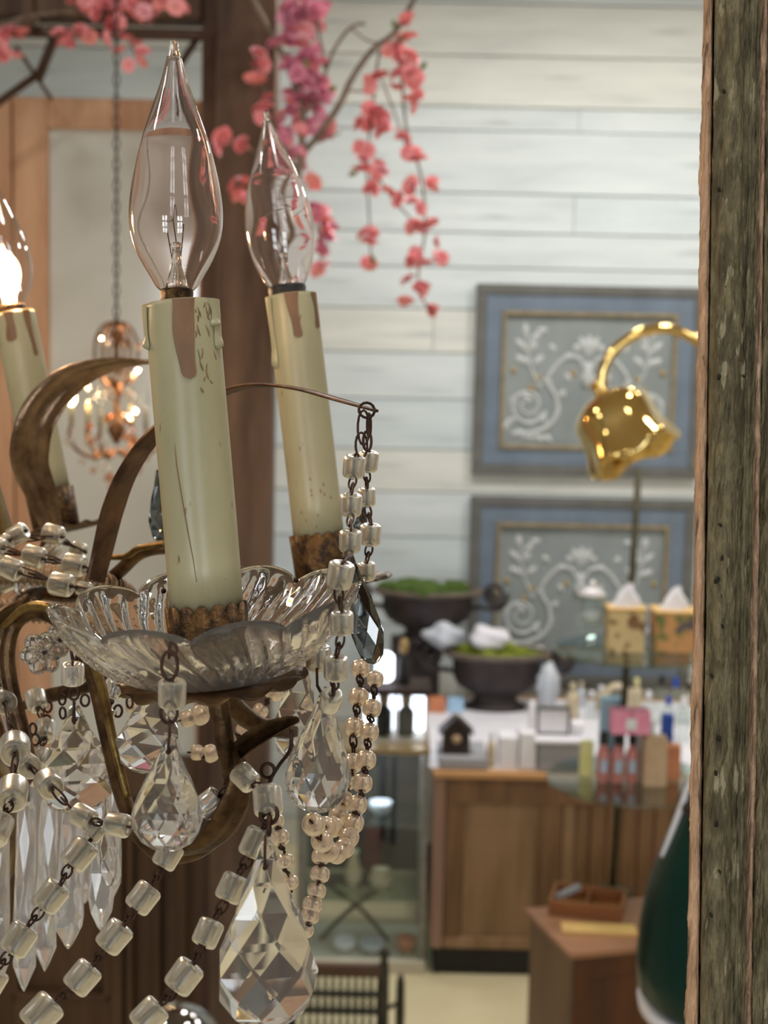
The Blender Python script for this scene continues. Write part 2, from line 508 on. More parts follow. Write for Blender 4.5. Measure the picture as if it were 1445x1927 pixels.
for i in range(len(zs) - 1):
    key = [y for y in ys if abs(PY(1000, y, WY).z - zs[i]) < 1e-6]
    jp = jx.get(key[0]) if key else None
    xj = PY(jp, key[0] + 40, WY).x if jp else random.uniform(-3.5, -1.8)
    for a, b in ((-4.49, xj - .0015), (xj + .0015, 4.49)):
        pr = random.uniform(0, .006)
        obj('plank', box(a, b, WY - .004 + pr, WY + .03, zs[i + 1] + .003, zs[i] - .003, .0025), m_plank[random.choice((0, 0, 1, 2))], wall, smooth=False)

# ------------------------------------------------------------------ timber frame at the left
TY = 5.35
t0 = PY(465, 700, TY)
tf = thing('timber_frame', (t0.x, TY, 0), 'rough brown timber post with dark beams and iron braces across the upper left', 'timber frame')
xl, xr = PY(406, 600, TY).x, PY(517, 600, TY).x
obj('post', box(xl, xr, TY - .08, TY + .12, 0, 4.79, .012), m_timber, tf, smooth=False)
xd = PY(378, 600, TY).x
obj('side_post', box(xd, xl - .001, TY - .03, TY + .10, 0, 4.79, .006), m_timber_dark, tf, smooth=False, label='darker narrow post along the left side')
zb = PY(200, 38, TY).z
obj('beam', box(-2.6, xd - .001, TY - .06, TY + .1, zb, zb + .17, .01), m_timber, tf, smooth=False)
zr = PY(200, 60, TY).z
obj('rail', box(-2.6, xd - .001, TY - .03, TY + .02, zr - .022, zr + .012, .004), m_timber_dark, tf, smooth=False)
for (a, b, w) in (((106, 62), (70, 152), .03), ((74, 138), (-30, 212), .024), ((30, 88), (98, 188), .012), ((375, 66), (340, 120), .022)):
    obj('brace', tube([PY(*a, TY - .0), PY(*b, TY)], w * .6, 6), m_timber_dark, tf)
x63 = PY(63, 20, TY).x
obj('hanger', box(x63 - .02, x63 + .02, TY - .10, TY - .06, PY(63, 62, TY).z, 4.79, .004), m_timber, tf, smooth=False)

# tall glazed door leaf behind the frame
DY = 5.62
def dx(px): return PY(px, 700, DY).x
def dz(py): return PY(200, py, DY).z
door = obj('door_1', box(-2.75, dx(378), DY + .05, DY + .07, 0, dz(186)), m_pine_lo, smooth=False, kind='structure')
zt, zg0, zg1 = dz(186), dz(243), dz(1420)
xs0, xs1, xs2 = dx(28), dx(92), dx(372)
obj('door_stile', box(xs0, xs1, DY - .01, DY + .05, zg1 - .0, zt, .008), m_pine, door, smooth=False)
obj('door_stile', box(xs2, dx(399), DY - .01, DY + .05, zg1, zt, .008), m_pine, door, smooth=False)
obj('door_side', box(-2.75, xs0 - .006, DY - .005, DY + .05, zg1, zt, .008), m_pine, door, smooth=False)
obj('door_rail', box(xs1, xs2, DY - .01, DY + .05, zg0, zt, .008), m_pine, door, smooth=False)
obj('door_pane', box(xs1, xs2, DY + .02, DY + .03, zg1, zg0), m_oldglass, door, smooth=False)
zl = dz(1500)
obj('door_rail', box(-2.75, dx(399), DY - .01, DY + .05, zl, zg1, .008), m_pine_lo, door, smooth=False)
xa, xb, zp0, zp1 = dx(16), dx(206), dz(1880), dz(1560)
obj('door_stile', box(-2.75, xa, DY - .01, DY + .05, 0, zl, .008), m_pine_lo, door, smooth=False)
obj('door_stile', box(xb, dx(232), DY - .01, DY + .05, 0, zl, .008), m_pine_lo, door, smooth=False)
obj('door_rail', box(xa, xb, DY - .01, DY + .05, 0, zp0, .008), m_pine_lo, door, smooth=False)
for i in range(2):
    obj('door_moulding', box(xa + .0 + i * (xb - xa - .02), xa + .02 + i * (xb - xa - .02), DY - .02, DY + .04, zp0, zl, .006), m_pine_lo, door, smooth=False)
obj('door_moulding', box(xa, xb, DY - .02, DY + .04, zp0, zp0 + .025, .006), m_pine_lo, door, smooth=False)
for px in (246, 300, 346):
    obj('door_moulding', box(dx(px - 7), dx(px + 7), DY - .02, DY + .05, 0, zl, .01), m_pine_lo, door, smooth=False)

# ------------------------------------------------------------------ carved panels on the back wall
def relief_leaf(p, ang, L, w, dep=.012):
    """pointed leaf lying on the panel"""
    V, F = [], []
    n = 7
    for i in range(n):
        t = i / (n - 1)
        hw = w * math.sin(math.pi * min(.98, t * .9 + .05)) ** .8
        for s, y in ((-1, 0), (-.5, .7), (0, 1), (.5, .7), (1, 0)):
            x = s * hw
            V.append(Vector((x, -dep * y * (math.sin(math.pi * t * .96 + .05)), t * L)))
    for i in range(n - 1):
        for k in range(4):
            F.append((i * 5 + k, i * 5 + k + 1, (i + 1) * 5 + k + 1, (i + 1) * 5 + k))
    return xf((V, F), Matrix.Translation(p) @ Matrix.Rotation(R(ang), 4, 'Y'))
PANY = WY - .062
def panel(ptop, pbot, label):
    x0, x1 = PY(893, 710, PANY).x, PY(1322, 720, PANY).x
    z1, z0 = PY(1105, ptop, PANY).z, PY(1105, pbot, PANY).z
    t = thing('carved_panel', ((x0 + x1) / 2, WY - .005, z0), label, 'wall panel', 'carved panels on the back wall')
    def ring(name, xa, xb, za, zb, w, ya, yb, mat, bv, lab=None):
        for nm, b in ((0, (xa, xb, za, za + w)), (1, (xa, xb, zb - w, zb)), (2, (xa, xa + w, za + w, zb - w)), (3, (xb - w, xb, za + w, zb - w))):
            obj(name, box(b[0], b[1], ya, yb, b[2], b[3], bv), mat, t, smooth=False, label=lab)
    ring('outer_frame', x0, x1, z0, z1, .055, WY - .055, WY - .004, m_framegrey, .008, 'grey outer frame')
    ring('inner_frame', x0 + .055, x1 - .055, z0 + .055, z1 - .055, .085, WY - .045, WY - .004, m_frameblue, .004, 'blue-grey inner frame')
    ring('gilt_moulding', x0 + .14, x1 - .14, z0 + .14, z1 - .14, .022, WY - .058, WY - .004, m_gilt, .006, 'dull gilt moulding')
    xa, xb, za, zb = x0 + .162, x1 - .162, z0 + .162, z1 - .162
    obj('field', box(xa, xb, WY - .03, WY - .004, za, zb), m_panelgrey, t, smooth=False)
    w, h = xb - xa, zb - za
    def Q(u, v, dy=0): return Vector((xa + u * w, WY - .032 - dy, za + (1 - v) * h))
    def uv(x, y): return (x - 250) / 1050, (y - 330) / 820
    for mir in (0, 1):
        def q(x, y, dy=0):
            u, v = uv(x, y)
            return Q(1 - u if mir else u, v, dy)
        sg = -1 if mir else 1
        sp = []
        for k in range(22):
            a = k / 21 * 3.4 * math.pi
            rr = 125 * (1 - k / 27)
            sp.append(q(400 + rr * math.cos(a + .3), 900 + rr * math.sin(a + .3)))
        obj('relief_scroll', tube(sp, [.013, .010, .007], 6), m_relief, t)
        obj('relief_scroll', tube(cr([q(300, 1080), q(420, 1075), q(530, 1030), q(590, 940), q(570, 830), q(520, 745), q(560, 660), q(640, 590), q(720, 600), q(745, 660)], 4), [.008, .014, .013, .011, .013, .008], 6), m_relief, t)
        obj('relief_stem', tube(cr([q(480, 790), q(420, 680), q(390, 560), q(380, 440)], 4), [.009, .005], 6), m_relief, t)
        for (x, y, a, L) in ((375, 480, -4, .085), (400, 500, 48, .085), (385, 560, -42, .09), (400, 560, 30, .07), (410, 640, -62, .09), (425, 650, 42, .08), (300, 1090, 75, .075), (360, 1095, 95, .08), (430, 1085, 115, .075), (275, 1000, 200, .06), (300, 900, 20, .05), (560, 560, -30, .05), (690, 560, 14, .05), (350, 860, 40, .06), (430, 880, -50, .06), (470, 960, 130, .06), (330, 980, -120, .06), (600, 850, 30, .05), (545, 760, -60, .05), (620, 600, 60, .05), (250, 1060, 30, .06), (500, 1090, 120, .06), (640, 690, 160, .05), (440, 430, 80, .06), (350, 640, -20, .05)):
            obj('relief_leaf', relief_leaf(q(x, y), a * sg, L, .018), m_relief, t)
        for (x, y) in ((305, 680), (462, 722), (680, 690), (420, 790)):
            obj('gilt_rosette', ball(q(x, y), .017, 8, 6, (1, .6, 1)), m_goldrose, t)
    for a in (-26, 0, 26):
        obj('relief_leaf', relief_leaf(Q(.5, .30), a, .11, .022), m_relief, t)
    obj('relief_cup', xf(lathe([(.004, -.09), (.03, -.08), (.045, -.03), (.02, 0), (.03, .03), (.006, .05)], 10), Matrix.Translation(Q(.5, .42)) @ Matrix.Diagonal((1, .5, 1, 1))), m_relief, t)
    return t
panel(537, 897, 'blue-grey framed panel of whitened scrollwork, upper one, partly behind the brass lamp')
panel(938, 1292, 'blue-grey framed panel of whitened scrollwork, lower one, behind the tissue boxes')

# ------------------------------------------------------------------ counter
c0 = PZ(900, 1836, 0)
KY = c0.y
def kx(px, y=KY, py=1600): return PY(px, py, y).x
KZ = PY(1000, 1452, KY).z
KB = WY - .30
ct = thing('shop_counter', (kx(1000), KY, 0), 'long panelled wooden counter with black plinth under the white goods', 'counter')
xL, xR = kx(812), kx(1420)
zt_ = KZ - .03
pl1 = PY(900, 1790, KY).z
obj('plinth', box(xL + .02, xR, KY + .02, KB, 0, pl1 + .01, .004), m_black, ct, smooth=False, label='black plinth')
obj('body', box(xL + .05, xR, KY + .03, KB, pl1 + .011, zt_ - .001), m_counter, ct, smooth=False)
obj('counter_top', box(xL - .003, xR, KY - .03, KB, zt_, KZ, .006), m_counter_top, ct, smooth=False)
zr1 = PY(900, 1512, KY).z
zr0 = PY(900, 1765, KY).z
obj('top_rail', box(kx(838), xR, KY, KY + .03, zr1, zt_ - .001, .004), m_counter, ct, smooth=False)
obj('bottom_rail', box(kx(838), xR, KY, KY + .03, pl1 + .011, zr0, .004), m_counter_panel, ct, smooth=False)
obj('corner_post', box(xL, kx(836), KY - .012, KY + .05, pl1 + .011, zt_ - .001, .012), m_counter_side, ct, smooth=False, label='mauve-brown corner post')
for a, b in ((838, 866), (1020, 1056)):
    obj('stile', box(kx(a), kx(b), KY, KY + .03, zr0, zr1, .004), m_counter, ct, smooth=False)
obj('panel', box(kx(868), kx(1018), KY + .018, KY + .032, zr0, zr1), m_counter_panel, ct, smooth=False)
for a, b in ((866, 874), (1012, 1020)):
    obj('panel_moulding', box(kx(a), kx(b), KY + .006, KY + .03, zr0, zr1, .004), m_counter, ct, smooth=False)
bx = [1057, 1082, 1110, 1140, 1168, 1200, 1230, 1262, 1295, 1330]
for a, b in zip(bx, bx[1:]):
    obj('board', box(kx(a) + .003, kx(b) - .003, KY + .008 + .006 * (a % 3), KY + .032, zr0, zr1, .004), m_counter_panel if a % 2 else m_counter, ct, smooth=False)

def at(px, py, z): return PZ(px, py, z)
def px2m(n, y): return n * y / FPX
def prism_box(name, px0, px1, pyb, pyt, z, depth, mat, label, cat, group=None, bev=.006, parent=None):
    p0, p1 = at(px0, pyb, z), at(px1, pyb, z)
    yy = (p0.y + p1.y) / 2
    zt2 = PY((px0 + px1) / 2, pyt, yy).z
    o = obj(name, box(p0.x, p1.x, yy, yy + depth, z, zt2, bev), mat, parent, smooth=False, label=label, cat=cat, group=group, origin=((p0.x + p1.x) / 2, yy + depth / 2, z))
    return o, zt2, yy
def bottle(name, px, pyb, pyt, wpx, z, mat, capmat, label, cat, group=None, prof=None, capf=.2):
    p = at(px, pyb, z)
    h = PY(px, pyt, p.y).z - z
    r = px2m(wpx / 2, p.y)
    t = thing(name, p, label, cat, group)
    hb = h * (1 - capf)
    pr = prof or [(.9, 0), (1, .04), (1, .72), (.85, .84), (.4, .92), (.36, 1)]
    obj('body', xf(lathe([(a * r, b * hb) for a, b in pr], 16), Matrix.Translation(p)), mat, t)
    obj('cap', xf(lathe([(.44 * r, hb), (.46 * r, hb + .02 * h), (.46 * r, h * .98), (.38 * r, h)], 12), Matrix.Translation(p)), capmat, t)
    return t

# white paper sheets on the counter
pa, pb = PZ(800, 1400, KZ), PZ(1105, 1400, KZ)
obj('white_sheet', box(pa.x - .02, xR - .05, KY + .02, KB - .08, KZ, KZ + .006, .002), m_white, smooth=False, label='large white sheet of paper covering the wooden counter top', cat='paper')
Z1 = KZ + .006
# grey slab and birdhouse
o, z2, yy = prism_box('grey_book', 826, 918, 1447, 1428, Z1, .3, m_greystack, 'flat grey book stack under the dark birdhouse', 'book')
pbh = PZ(858, 1420, z2)
bh = thing('birdhouse', pbh, 'dark brown house-shaped box with gabled roof on the counter', 'birdhouse')
s = pbh.y / FPX
V = [(-26*s, 0, 0), (26*s, 0, 0), (26*s, 0, 42*s), (0, 0, 68*s), (-26*s, 0, 42*s)]
V = [Vector(v) for v in V] + [Vector(v) + Vector((0, 40*s, 0)) for v in V]
F = [(0, 1, 2, 3, 4), (9, 8, 7, 6, 5), (0, 5, 6, 1), (1, 6, 7, 2), (4, 9, 5, 0), (2, 7, 8, 3), (3, 8, 9, 4)]
obj('walls', xf((V, F), Matrix.Translation(pbh)), m_darkwood, bh, smooth=False)
for sg in (-1, 1):
    b = box(-2*s, 44*s, -4*s, 46*s, 0, 4*s, .002)
    mt = Matrix.Translation(pbh + Vector((0, 0, 68.5*s))) @ Matrix.Diagonal((sg, 1, 1, 1)) @ Matrix.Rotation(R(44), 4, 'Y')
    obj('roof_panel', xf(b, mt), m_darkwood, bh, smooth=False)
obj('round_door', xf(lathe([(9*s, 0), (9*s, 2*s)], 14), Matrix.Translation(pbh + Vector((0, -.001, 30*s))) @ Matrix.Rotation(R(90), 4, 'X')), m_tanbox, bh)
obj('finial', ball(pbh + Vector((0, 20*s, 74*s)), 5*s, 10, 7), m_beige, bh)
bottle('lotion_bottle', 923, 1443, 1376, 17, Z1, m_beige, m_white, 'small pale bottle with white cap beside the birdhouse', 'bottle')
for k, (a, b, yb, yt, lab) in enumerate(((938, 974, 1446, 1388, 'narrow white carton next to the pale bottle'), (977, 1008, 1448, 1380, 'taller white carton against the grey paper stack'))):
    prism_box('white_carton', a, b, yb, yt, Z1, .14, m_white, lab, 'box', 'white cartons on the counter')
o, z3, yy = prism_box('paper_stack', 1012, 1098, 1450, 1398, Z1, .28, m_greystack, 'grey paper stack carrying the framed card on the counter', 'paper stack')
prism_box('white_tray', 1006, 1102, 1400, 1394, z3, .3, m_white, 'white tray lying on the grey paper stack', 'tray', bev=.002)
z4 = z3 + .02
pf = PZ(1044, 1392, z3 + px2m(7, yy))
pf = Vector((pf.x, yy + .07, bpy.data.objects['white_tray'].location.z + .0))
ztray = max((bpy.data.objects['white_tray'].matrix_basis @ v.co).z for v in bpy.data.objects['white_tray'].data.vertices)
pf.z = ztray
fr = thing('framed_card', pf, 'small dark-framed grey card standing on the white tray', 'frame')
s = pf.y / FPX
for b in ((-33, 33, 0, 5), (-33, 33, 50, 56), (-33, -28, 5, 50), (28, 33, 5, 50)):
    obj('frame_bar', box(pf.x + b[0]*s, pf.x + b[1]*s, pf.y, pf.y + .02, pf.z + b[2]*s, pf.z + b[3]*s, .002), m_framegrey, fr, smooth=False)
obj('card', box(pf.x - 28*s, pf.x + 28*s, pf.y + .006, pf.y + .014, pf.z + 5*s, pf.z + 50*s), m_white, fr, smooth=False)
px_ = pf.x - 42*s
obj('white_candle', xf(lathe([(5.5*s, 0), (6*s, 2*s), (6*s, 64*s), (3*s, 67*s)], 12), Matrix.Translation((px_, pf.y, ztray))), m_white, label='slim white candle standing left of the framed card', cat='candle')
obj('white_cup', xf(lathe([(8*s, 0), (10*s, 2*s), (15*s, 26*s), (13*s, 26*s), (8*s, 4*s)], 14), Matrix.Translation((pf.x + 48*s, pf.y + .02, ztray))), m_white, label='white cup standing right of the framed card', cat='cup')
prism_box('red_box', 806, 838, 1342, 1316, Z1, .08, m_orange, 'small terracotta box at the back of the white counter', 'box')
prism_box('pale_blue_box', 842, 872, 1342, 1316, Z1, .08, m_lightblue, 'small pale blue box at the back of the counter behind birdhouse', 'box')

# ------------------------------------------------------------------ cast iron urns
def spiral(c, r0, turns, sg, n=26, r1=.25):
    return [Vector((c.x + sg * r0 * (1 - (1 - r1) * k / n) * math.cos(turns * 2 * math.pi * k / n + math.pi * 1.0), c.y, c.z + r0 * (1 - (1 - r1) * k / n) * math.sin(turns * 2 * math.pi * k / n + math.pi))) for k in range(n + 1)]
def urn(pxc, y, py_rim, py_base, wrim, label, moss, zbase, msc=1.0):
    s = y / FPX
    pc = PY(pxc, py_rim, y)
    h = pc.z - zbase
    t = thing('iron_urn', (pc.x, y, zbase), label, 'urn', 'cast iron urns on the counter')
    w = wrim * s / 2
    pr = [(.58, 0), (.58, .06), (.50, .09), (.40, .16), (.40, .24), (.54, .31), (.70, .40), (.78, .54), (.80, .72), (.82, .84), (.93, .90)]
    M4 = Matrix.Translation((pc.x, y, zbase)) @ Matrix.Diagonal((1, .62, 1, 1))
    obj('bowl', xf(lathe([(a * w, b * h) for a, b in pr], 28, lambda th, r, z, i: (r * (1 + (.025 * math.cos(16 * th) if 5 <= i <= 8 else 0)), z)), M4), m_castiron, t)
    obj('rim', xf(lathe([(.92 * w, .895 * h), (1.0 * w, .93 * h), (1.02 * w, .97 * h), (.98 * w, h), (.88 * w, h), (.86 * w, .91 * h)], 28, closed=True), M4), m_castrim, t)
    for sg in (-1, 1):
        c = Vector((pc.x + sg * (w + 24 * s), y, zbase + h * .93))
        pth = cr([Vector((pc.x + sg * .72 * w, y, zbase + .60 * h)), Vector((pc.x + sg * (w * .95), y, zbase + .66 * h)), Vector((c.x + sg * 10 * s, y, c.z - 30 * s))] + spiral(c, 24 * s, 1.6, -sg), 3)
        obj('handle', tube(pth, [5 * s, 5 * s, 4 * s, 6 * s], 7), m_castiron, t)
    lumps = []
    for k in range(16):
        a = random.uniform(0, 6.28)
        q = random.uniform(0, .7)
        lumps.append(ball((pc.x + w * q * math.cos(a), y + .6 * w * q * math.sin(a), zbase + h * 1.0), 16 * s * msc * random.uniform(.8, 1.4), 9, 6, (1.6, 1.2, .8)))
    lumps.append(xf(lathe([(.87 * w, -.03 * h), (.87 * w, 0), (.3 * w, .03 * h)], 20), Matrix.Translation((pc.x, y, zbase + h * .96)) @ Matrix.Diagonal((1, .62, 1, 1))))
    o = obj('moss', join(*lumps), moss, t)
    o['kind'] = 'stuff'
    return pc, h
UY = KB - .26
urn(935, UY - .03, 1224, 1344, 205, 'black iron urn with scroll handles holding a white bag and moss', m_moss2, Z1, .6)
ub = PY(800, 1215, UY + .2)
pu = PY(800, 1330, UY)
obj('dark_crate', box(PY(735, 1250, UY).x, PY(828, 1250, UY).x, UY + .06, UY + .245, Z1, PY(800, 1212, UY).z, .008), m_darkwood, smooth=False, label='dark wooden crate on the counter holding up the left urn', cat='crate')
urn(805, UY + .09, 1107, 1212, 210, 'black iron urn topped with green moss standing on the dark crate', m_moss, PY(800, 1212, UY).z)
def lump(name, px, py, rpx, y, mat, label, cat, sc=(1, .7, .6), seed=1, group=None):
    random.seed(seed)
    c = PY(px, py, y)
    r = rpx * y / FPX
    V, F = ball((0, 0, 0), r, 18, 12, sc)
    ph = [random.uniform(0, 6) for _ in range(6)]
    V = [v * (1 + .13 * math.sin(v.x / r * 5 + ph[0]) + .10 * math.sin(v.z / r * 9 + ph[1] + v.x / r * 3) + .08 * math.sin(v.y / r * 8 + ph[2])) for v in V]
    return obj(name, xf((V, F), Matrix.Translation(c)), mat, label=label, cat=cat, group=group)
lump('plastic_bag', 834, 1196, 38, UY - .03, m_whitecloth, 'pale grey plastic bag slumped at the left of the lower urn', 'bag', seed=3)
lump('plastic_bag', 918, 1200, 38, UY - .06, m_white, 'bright white plastic bag lying on the lower urn rim', 'bag', seed=5)
lump('hanging_cloth', 1032, 1290, 30, UY - .12, m_whitecloth, 'pale lilac cloth draped under the right scroll handle of the urn', 'cloth', (.8, .5, 1.4), seed=8)

# back row of small goods on the counter
for k, (px, yb, yt, w, mt, cp, lab) in enumerate((
        (1076, 1352, 1285, 26, m_beige, m_beige, 'beige ceramic figure-shaped bottle beside the urn handle'),
        (1112, 1352, 1300, 22, m_clear, m_white, 'clear bottle with white cap behind the framed card'),
        (1092, 1330, 1282, 20, m_whitecloth, m_beige, 'small pale jar behind the beige ceramic bottle'),
        (1130, 1336, 1290, 22, m_beige, m_white, 'small cream bottle left of the wreath'),
        (1196, 1340, 1276, 24, m_beige, m_yellow, 'cream bottle with yellow-green top right of the wreath'),
        (1218, 1372, 1300, 22, m_clear, m_white, 'clear bottle with white cap between wreath and dark-capped bottles'),
        (1255, 1392, 1310, 24, m_clear, m_bluecard, 'nearer clear bottle with blue cap behind the blue box'),
        (1284, 1396, 1312, 26, m_clear, m_white, 'nearer clear bottle with white cap beside the weathered frame'),
        (1242, 1360, 1272, 24, m_clear, m_black, 'clear bottle with dark cap right of the wreath'),
        (1268, 1362, 1276, 26, m_clear, m_bluecard, 'clear bottle with dark blue cap near the weathered frame'),
        (1294, 1362, 1286, 24, m_clear, m_black, 'clear bottle with dark cap beside the weathered frame'))):
    bottle('small_bottle', px, yb, yt, w, Z1, mt, cp, lab, 'bottle', 'bottles at the back of the counter')
pw = PZ(1160, 1350, Z1)
s = pw.y / FPX
obj('white_wreath', tube([Vector((pw.x + 25*s*math.cos(a), pw.y, Z1 + 34.8*s + 27*s*math.sin(a))) for a in [k/20*2*math.pi for k in range(20)]], 7.5*s, 8, closed=True), m_beige, label='cream ring-shaped wreath standing at the back of the counter', cat='wreath')

# ------------------------------------------------------------------ glass display case at the counter's left
VY = KY + .02
def vx(px): return PY(px, 1600, VY).x
VZ = PY(740, 1408, VY).z
VB = VY + .42
xv0, xv1 = vx(560), vx(803)
vc = thing('display_case', ((xv0 + xv1) / 2, VY, 0), 'glass display case with grey posts and cream plinth left of the counter', 'display case')
zpl = PY(740, 1806, VY).z
obj('plinth', box(xv0 - .01, xv1 + .004, VY - .02, VB, 0, zpl, .006), m_casewhite, vc, smooth=False)
for x in (xv0 + .012, xv1 - .012):
    for y in (VY, VB - .024):
        obj('corner_post', box(x - .013, x + .013, y, y + .024, zpl, VZ - .026, .003), m_casegrey, vc, smooth=False)
obj('top', box(xv0 - .005, xv1 + .005, VY - .01, VB, VZ - .025, VZ, .004), m_casegold, vc, smooth=False)
obj('front_glass', box(xv0 + .026, xv1 - .026, VY + .008, VY + .012, zpl + .002, VZ - .027), m_caseglass, vc, smooth=False)
zs_ = []
for k, py in enumerate((1530, 1668)):
    zz = PY(740, py, VY + .2).z
    zs_.append(zz)
    obj('glass_shelf', box(xv0 + .026, xv1 - .026, VY + .03, VB - .03, zz - .012, zz), m_shelfglass, vc, smooth=False)
obj('back_board', box(xv0 + .026, xv1 - .026, VB - .02, VB - .008, zs_[1], VZ - .027), m_black, vc, smooth=False)
def incase(px, yb, z):  # point on a case shelf
    return PY(px, yb, VY + .17).x, VY + .17
s = (VY + .17) / FPX
for k, (px, r, h, z, mt, lab, cat, nm) in enumerate((
        (672, 13, 26, zs_[0], m_white, 'white cup on the upper glass shelf of the case, left', 'cup', 'cup'),
        (706, 12, 34, zs_[0], m_clear, 'clear tumbler on the upper glass shelf of the case', 'glass', 'tumbler'),
        (748, 22, 26, zs_[0], m_whitecloth, 'white bowl on the upper glass shelf of the case', 'bowl', 'bowl'),
        (696, 17, 76, zs_[1], m_beige, 'tall beige vase on the lower glass shelf of the case', 'vase', 'vase'),
        (752, 24, 40, zs_[1], m_beige, 'round tan pot on the lower glass shelf of the case', 'pot', 'pot'))):
    x, y = incase(px, 0, z)
    pr = {'cup': [(.6, 0), (.9, .3), (1, 1), (.9, 1), (.55, .1)], 'tumbler': [(.8, 0), (1, 1), (.92, 1), (.7, .05)], 'bowl': [(.4, 0), (.9, .5), (1, 1), (.9, 1), (.3, .12)],
          'vase': [(.5, 0), (.9, .15), (1, .4), (.6, .7), (.45, .85), (.6, 1), (.5, 1), (.35, .86)], 'pot': [(.5, 0), (.95, .3), (1, .6), (.7, .9), (.75, 1), (.6, 1), (.5, .9)]}[nm]
    obj(nm, xf(lathe([(a * r * s, b * h * s) for a, b in pr], 16), Matrix.Translation((x, y, z))), mt, label=lab, cat=cat)
x, y = incase(735, 0, 0)
obj('red_cloth', box(x - 18*s, x + 16*s, VB - .06, VB - .03, zs_[1], zs_[1] + 110*s, .006), m_red, smooth=False, label='dark red cloth hanging at the back of the glass case', cat='cloth')
st = thing('crossed_stand', (PY(668, 0, y).x, VY + .2, zpl), 'dark cross-legged metal stand on the floor of the glass case', 'stand')
x0 = PY(668, 1700, VY + .2).x
for a, b in ((-66, 66), (66, -66)):
    obj('leg', tube(cr([Vector((x0 + a*s, VY + .2, zpl + .004)), Vector((x0 + a*s*.2, VY + .2 + (.012 if a > 0 else -.012), zpl + 62*s)), Vector((x0 + b*s, VY + .2, zpl + 122*s))], 5), 5*s, 6), m_iron, st)
obj('tray', box(x0 - 72*s, x0 + 72*s, VY + .14, VY + .27, zpl + 122*s, zpl + 127*s, .002), m_iron, st, smooth=False)
for k, (px, w, h, mt, lab) in enumerate(((648, 22, 24, m_white, 'white bowl at the bottom of the glass case, left'), (700, 26, 20, m_whitecloth, 'pale bowl at the bottom of the glass case, middle'), (765, 20, 30, m_orange, 'brown pot at the bottom right of the glass case'))):
    x = PY(px, 1780, VY + .1).x
    obj('bowl', xf(lathe([(a * w * s, b * h * s) for a, b in [(.5, 0), (.9, .4), (1, 1), (.9, 1), (.4, .12)]], 16), Matrix.Translation((x, VY + .09, zpl))), mt, label=lab, cat='bowl', group='bowls at the bottom of the case')

area('case_light', ((xv0 + xv1) / 2, VY + .2, VZ - .03), ((xv0 + xv1) / 2, VY + .2, 0), .3, .1, 3.5, COOL)
# lit lantern-like display on the case
ly = VY + .16
def lx(px): return PY(px, 1350, ly).x
lt = thing('lit_display', (lx(742), ly, VZ), 'brightly lit glass display box with brown lid on the case', 'display')
zl1 = PY(742, 1300, ly).z
obj('light_panel', box(lx(684), lx(800), ly + .10, ly + .11, VZ + .012, zl1), m_lit, lt, smooth=False)
obj('base', box(lx(680), lx(804), ly - .08, ly + .12, VZ, VZ + .012, .003), m_casewhite, lt, smooth=False)
for px in (684, 744, 800):
    obj('upright', box(lx(px) - .006, lx(px) + .006, ly - .08, ly - .066, VZ + .012, zl1, .002), m_whiteglaze, lt, smooth=False)
obj('front_glass', box(lx(690), lx(794), ly - .076, ly - .072, VZ + .013, zl1 - .002), m_caseglass, lt, smooth=False)
obj('lid', box(lx(672), lx(808), ly - .10, ly + .14, zl1, zl1 + 14 * ly / FPX, .005), m_darkwood, lt, smooth=False)
zl2 = zl1 + 14 * ly / FPX
for k, (px, lab) in enumerate(((722, 'left dark bottle inside the lit display box'), (764, 'right dark bottle inside the lit display box'))):
    s2 = ly / FPX
    t = thing('dark_bottle', (lx(px), ly + .02, VZ + .012), lab, 'bottle', 'dark bottles in the lit box')
    obj('body', xf(lathe([(a * 17 * s2, b * 60 * s2) for a, b in [(.9, 0), (1, .05), (1, .80), (.6, .93), (.5, 1)]], 14), Matrix.Translation((lx(px), ly + .02, VZ + .012))), m_black, t)
    obj('cap', xf(lathe([(9 * s2, 60.1 * s2), (11 * s2, 64 * s2), (11 * s2, 84 * s2), (8 * s2, 88 * s2)], 10), Matrix.Translation((lx(px), ly + .02, VZ + .012))), m_goldrose, t)
sm = thing('lit_lamp', (lx(722), ly, zl2), 'small glowing white glass lamp standing on the brown display lid', 'lamp')
s2 = ly / FPX
obj('shade', xf(lathe([(12*s2, 6*s2), (17*s2, 12*s2), (17*s2, 54*s2), (10*s2, 60*s2)], 16), Matrix.Translation((lx(722), ly, zl2))), m_lit, sm)
obj('foot', xf(lathe([(16*s2, 0), (16*s2, 3*s2), (8*s2, 6.5*s2)], 16), Matrix.Translation((lx(722), ly, zl2))), m_darkwood, sm)
t = thing('amber_bottle', (lx(757), ly, zl2), 'dark bottle with amber stopper beside the small glowing lamp', 'bottle')
obj('body', xf(lathe([(a * 13 * s2, b * 60 * s2) for a, b in [(.9, 0), (1, .05), (1, .7), (.4, .95), (.35, 1)]], 14), Matrix.Translation((lx(757), ly, zl2))), m_black, t)
obj('stopper', xf(lathe([(5 * s2, 60 * s2), (8 * s2, 66 * s2), (8 * s2, 84 * s2), (4 * s2, 88 * s2)], 10), Matrix.Translation((lx(757), ly, zl2))), m_goldrose, t)

